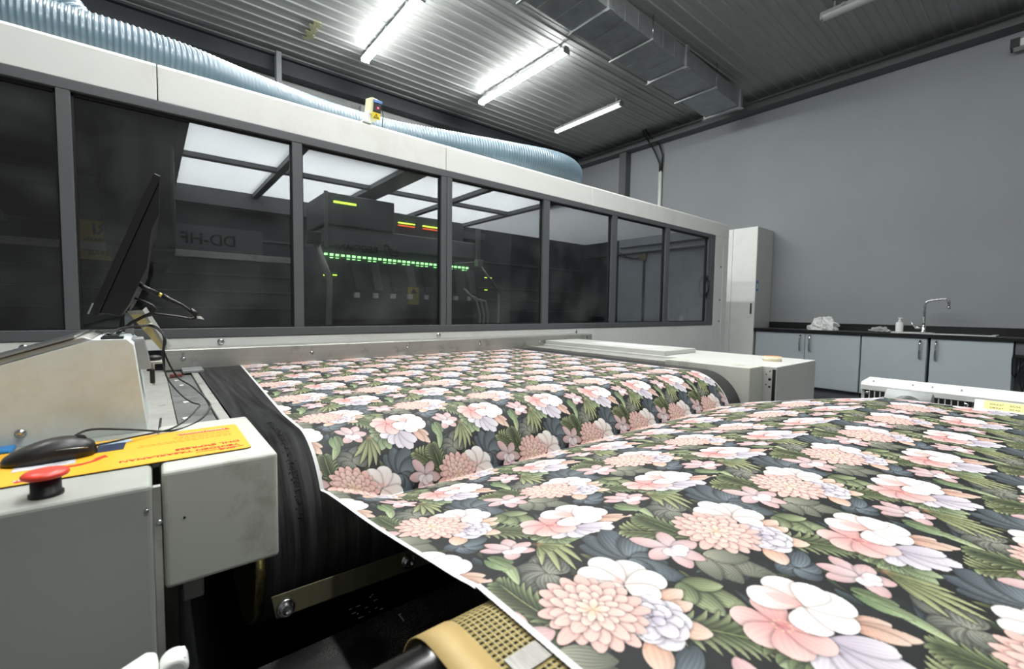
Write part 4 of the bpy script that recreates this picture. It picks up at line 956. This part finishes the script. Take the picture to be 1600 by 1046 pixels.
cable('usb_cable', [(-.058, 1.06, -.055), (-0.0466, 1.1600, -0.0500), (-0.0212, 1.2000, -0.0469), (0.0004, 1.2280, -0.0470), (0.0151, 1.2200, -0.0579), (0.0210, 1.2100, -0.0742), (0.0177, 1.2000, -0.1146), (0.0248, 1.1800, -0.1567), (0.0471, 1.1600, -0.1916), (0.0626, 1.1300, -0.2034), (0.0743, 1.1100, -0.2067), (0.0664, 1.0900, -0.2126), (0.0474, 1.0500, -0.2226), (0.0243, 1.0000, -0.2242), (-0.0010, 0.9750, -0.2224), (-0.0298, 0.9550, -0.2205), (-0.0524, 0.9350, -0.2190), (-0.0699, 0.9200, -0.2172)], .0016, 'thin black cable looping past the bracket to the front of the mouse')
cable('mouse_cable', [(-.060, 1.07, -.055), (-0.0443, 1.1500, -0.0471), (-0.0162, 1.2100, -0.0447), (0.0047, 1.2290, -0.0457), (0.0194, 1.2200, -0.0608), (0.0241, 1.2100, -0.0812), (0.0212, 1.2000, -0.1038), (0.0408, 1.2000, -0.1551), (0.0662, 1.1800, -0.1772), (0.0911, 1.1400, -0.2058), (0.0925, 1.1200, -0.2163), (0.0781, 1.0800, -0.2268), (0.0511, 1.0300, -0.2302), (0.0261, 1.0000, -0.2280), (0.0035, 1.0000, -0.2254), (-0.0224, 1.0000, -0.2188), (-0.0514, 1.0000, -0.2130), (-0.0740, 0.9850, -0.2060), (-0.0864, 0.9700, -0.2037), (-0.0943, 0.9450, -0.2038)], .0018, 'thin black mouse cable arching over the console top to the mouse')

# mouse and its mat
t = thing('mouse_pad', 'bright yellow printed mouse mat with red lettering lying on the console', 'mouse mat', (-.06, .90, -.23))
def rr_(x0, x1, y0, y1, r, k=6):
    o = []
    for cx, cy, a in ((x1-r, y1-r, 0), (x0+r, y1-r, 1), (x0+r, y0+r, 2), (x1-r, y0+r, 3)):
        for i in range(k+1):
            q = PI/2*(a+i/k); o.append((cx+r*math.cos(q), cy+r*math.sin(q)))
    return o
MB().prism(rr_(-.26, .121, .808, .984, .008), 'z', -.2298, -.2282).build('base', M['black'], t)
pr_ = MB().prism(rr_(-.26, .121, .808, .984, .008), 'z', -.2282, -.2272).build('printed_top', M['yellow'], t)
zt = -.2269
dn = (0, -1, 0); lf = (-1, 0, 0)
text_mesh('lettering', 'YEN\u0130DEN TASARLANAN', .0135, M['red'], pr_, (.108, .842, zt), lf, dn, .0003, bold=.0003)
text_mesh('lettering', 'DHL EXPRESS', .0145, M['red'], pr_, (.111, .862, zt), lf, dn, .0003, bold=.0003)
lg = text_mesh('logo', 'DHL', .012, M['red'], pr_, (.103, .826, zt), lf, dn, .0003, shear=.4, bold=.0006)
MB().box(.072, .112, .8225, .8232, zt-.0002, zt).box(.103, .113, .8245, .825, zt-.0002, zt).box(.050, .074, .8255, .826, zt-.0002, zt).box(.048, .074, .8235, .824, zt-.0002, zt).build('logo_stripe', M['red'], pr_)
def redbox(x0, x1, y0, y1, s, ex=lf):
    MB().prism([(x0+.004, y0), (x1, y0), (x1-.004, y1), (x0, y1)], 'z', zt-.0003, zt).build('red_box', M['red'], pr_)
    text_mesh('lettering', s, (y1-y0)*.9, M['paper'], pr_, (x1-.007, y0+(y1-y0)*.18+(y1-y0)*.62, zt+.0004), lf, dn, .0002)
redbox(.030, .108, .950, .960, 'M\u00fc\u015fteri Hizmetleri')
redbox(-.142, -.100, .815, .827, 'Express')
ln = MB(); random.seed(2)
for k, y in enumerate((.938, .930, .922, .913, .905)):
    x = .105
    while x > (.03 if k < 3 else -.02):
        l = random.uniform(.003, .009); ln.box(x-l, x, y, y+.0012, zt-.0002, zt); x -= l+.0018
x = .10
while x > -.02: l = random.uniform(.003, .009); ln.box(x-l, x, .834, .8347, zt-.0002, zt); x -= l+.0018
ln.build('small_print', mat('brown_print', 0xa07b1c, .6), pr_)['kind'] = 'stuff'
MB().prism([(-.070, .910), (-.038, .910), (-.036, .955), (-.070, .955)], 'z', zt-.0002, zt).build('picture', M['navy'], pr_)
MB().prism([(-.068, .955), (-.030, .955), (-.030, .972), (-.070, .972)], 'z', zt-.0002, zt).build('picture', mat('sky_print', 0x9fb4c4, .5, var=.3, scale=60), pr_)
MB().prism([(-.150, .868), (-.088, .868), (-.090, .90), (-.150, .90)], 'z', zt-.0002, zt).build('picture', mat('pale_print', 0xc9cbd0, .5, var=.3, scale=60), pr_)
aw = [(-.085, .868), (-.070, .866), (-.055, .872), (-.048, .884), (-.051, .884), (-.040, .897), (-.036, .882), (-.040, .883), (-.048, .869), (-.065, .858), (-.085, .858)]
MB().prism([(x-.018, y-.006) for x, y in aw], 'z', zt-.0002, zt).build('arrow', M['red'], pr_)
def mouse():
    t = thing('computer_mouse', 'black computer mouse lying on the yellow mat', 'mouse', (-.118, .915, -.227))
    mb = MB(); n, k = 28, 28; vs = []
    for i in range(n+1):
        q = 1-i/n; x = -.068-.100*q
        w_ = .030*(max(0, 1-abs(2*q-1)**3.2))**.42*(1-.06*math.sin(PI*q*2))
        hh = .031*(math.sin(PI*min(1, (q*.92+.04)**.80))**.62)*(1-.15*q)
        hh = max(hh, .004) if 0 < i < n else .003
        for j in range(k):
            a = 2*PI*j/k; cy, cz0 = math.cos(a), math.sin(a)
            yy = .917+w_*math.copysign(abs(cy)**.8, cy)
            zz = -.2265+(hh*max(0, cz0)**.75 if cz0 > 0 else 0)
            vs.append((x, yy, zz))
    fs = [(i*k+j, (i+1)*k+j, (i+1)*k+(j+1) % k, i*k+(j+1) % k) for i in range(n) for j in range(k)]+[tuple(range(k)), tuple(range(n*k+k-1, n*k-1, -1))]
    mb.add(vs, fs, 0, True).build('shell', mat('mouse_black', 0x1b1b1c, .38, var=.05, scale=400, bump=.03), t)
    MB().lathe((-.086, .917, -.2035), [(.001, -.003), (.0055, -.003), (.0065, 0), (.0055, .003), (.001, .003)], 'y', 20).build('scroll_wheel', M['matt'], t)
    MB().tube([(-.110, .8885, -.2095), (-.098, .8885, -.2095), (-.085, .8890, -.2105), (-.076, .891, -.212)], .0006, 6).build('seam', M['steel'], t)
mouse()
o = MB().box(-.19, -.168, .985, 1.02, -.2298, -.222).build('blue_cap', M['blue'], None, .003); tag(o, 'small blue object at the left edge behind the mouse', 'object')

# ================================================================== covers on the right of the belt
t = thing('right_machine_cover', 'light grey machine cover at the right end of the black belt', 'cover', (2.6, 1.7, -1.12))
MB().box(2.335, 2.885, .832, 2.47, -1.12, -.262).build('main_box', M['grey'], t, .004)
MB().box(2.185, 2.333, .893, 1.34, -1.12, -.262).build('drum_guard', M['greyside'], t, .004)
MB().box(2.345, 2.70, 1.44, 2.46, -.2615, -.234).build('raised_lid', M['grey'], t, .003)
MB().box(2.20, 2.333, 1.345, 2.47, -.33, -.275).build('inner_ledge', M['platedge'], t, .002)
MB().box(2.3315, 2.334, .836, .850, -.44, -.275).build('edge_strip', M['matt'], t)
for z, r in ((-.285, .0035), (-.302, .003), (-.325, .007), (-.352, .003), (-.362, .005)):
    MB().lathe((2.335, .862 if r != .003 else .878, z), [(r, 0), (r, -.001), (r*.5, -.001)], 'x', 14).build('hole', M['matt'], t)
o = MB().prism([(2.44, 1.62), (2.60, 1.60), (2.62, 2.08), (2.46, 2.10)], 'z', -.2338, -.2325).build('paper_sheet', M['paper']); tag(o, 'white sheet of paper on the raised cover beside the belt', 'paper')
t = thing('tape_roll', 'roll of pale orange masking tape lying on the light grey cover', 'tape', (2.62, .96, -.262))
MB().lathe((2.62, .96, -.2615), [(.030, 0), (.046, 0), (.046, .024), (.030, .024), (.030, 0)], seg=36).build('tape', mat('cream_tape', 0xe6dcc0, .6), t)
MB().lathe((2.62, .96, -.2612), [(.0285, 0), (.0298, 0), (.0298, .0245), (.0285, .0245), (.0285, 0)], seg=36).lathe((2.62, .96, -.2375), [(.030, 0), (.0455, 0), (.0455, .0006), (.03, .0006)], seg=36).build('core', mat('orange_tape_side', 0xe5a27c, .6), t)

t = thing('louvred_housing', 'long white machine housing with dark vent slots beyond the far cloth edge', 'machine housing', (2.6, .1, -1.12))
MB().prism([(2.45, -.335), (2.45, -.312), (2.462, -.300), (2.60, -.292), (2.60, -1.12), (2.47, -1.12), (2.47, -.335)], 'y', -1.2, .53).build('casing', M['white'], t, .002)
MB().box(2.452, 2.469, .185, .515, -.385, -.336).build('vent_recess', M['matt'], t)
sl = MB()
for k in range(17): y = .20+k*.0185; sl.box(2.449, 2.452, y, y+.004, -.384, -.337)
sl.build('vent_slats', M['grey'], t)
for y in (.505, .35, .198): sc = MB(); screw(sc, (2.450, y, -.348), 'x', .006); sc.build('screw', M['steel'], t)
for y in (.49, .36, .30, .215): sc = MB(); screw(sc, (2.475, y, -.2985), 'z', .003, 1); sc.build('rivet', M['galv'], t)
MB().prism([(2.452, -.318), (2.420, -.352), (2.452, -.40)], 'y', -1.2, .175).build('front_plate', M['white'], t, .001)
def sl_(q, d=0): return (2.452-.032*q-.73*d, -.318-.034*q+.69*d)
lb = MB().prism([sl_(.10), sl_(.90), sl_(.90, .0006), sl_(.10, .0006)], 'y', -.5, .150).build('warning_label', M['ylabel'], t)
for k, (y, s) in enumerate(((.135, 'DIKKAT'), (.085, 'SICAK'))):
    for j in range(2):
        o_ = sl_(.48+.34*j, .0009); text_mesh('lettering', s, .010, M['ink'], lb, (o_[0], y, o_[1]), (0, -1, 0), (.032, 0, .034), .0004)
a_, b_, c_, d_ = sl_(.8, .0007), sl_(.8, .0012), sl_(.2, .0012), sl_(.2, .0007)
MB().add([(a_[0], .03, a_[1]), (a_[0], -.03, a_[1]), (c_[0], .0, c_[1]), (b_[0], .03, b_[1]), (b_[0], -.03, b_[1]), (c_[0]-.0003, .0, c_[1]+.0003)], [(0, 1, 2), (3, 5, 4), (0, 3, 4, 1), (1, 4, 5, 2), (2, 5, 3, 0)]).build('warning_symbol', M['ink'], lb)
MB().lathe((2.385, .355, -.360), [(.045, -.07), (.050, -.068), (.050, .07), (.045, .072)], 'y', 40).cyl((2.385, .355, -.36), (2.46, .355, -.36), .01, 8).build('roller_end', M['fixture'], t)
print('done')
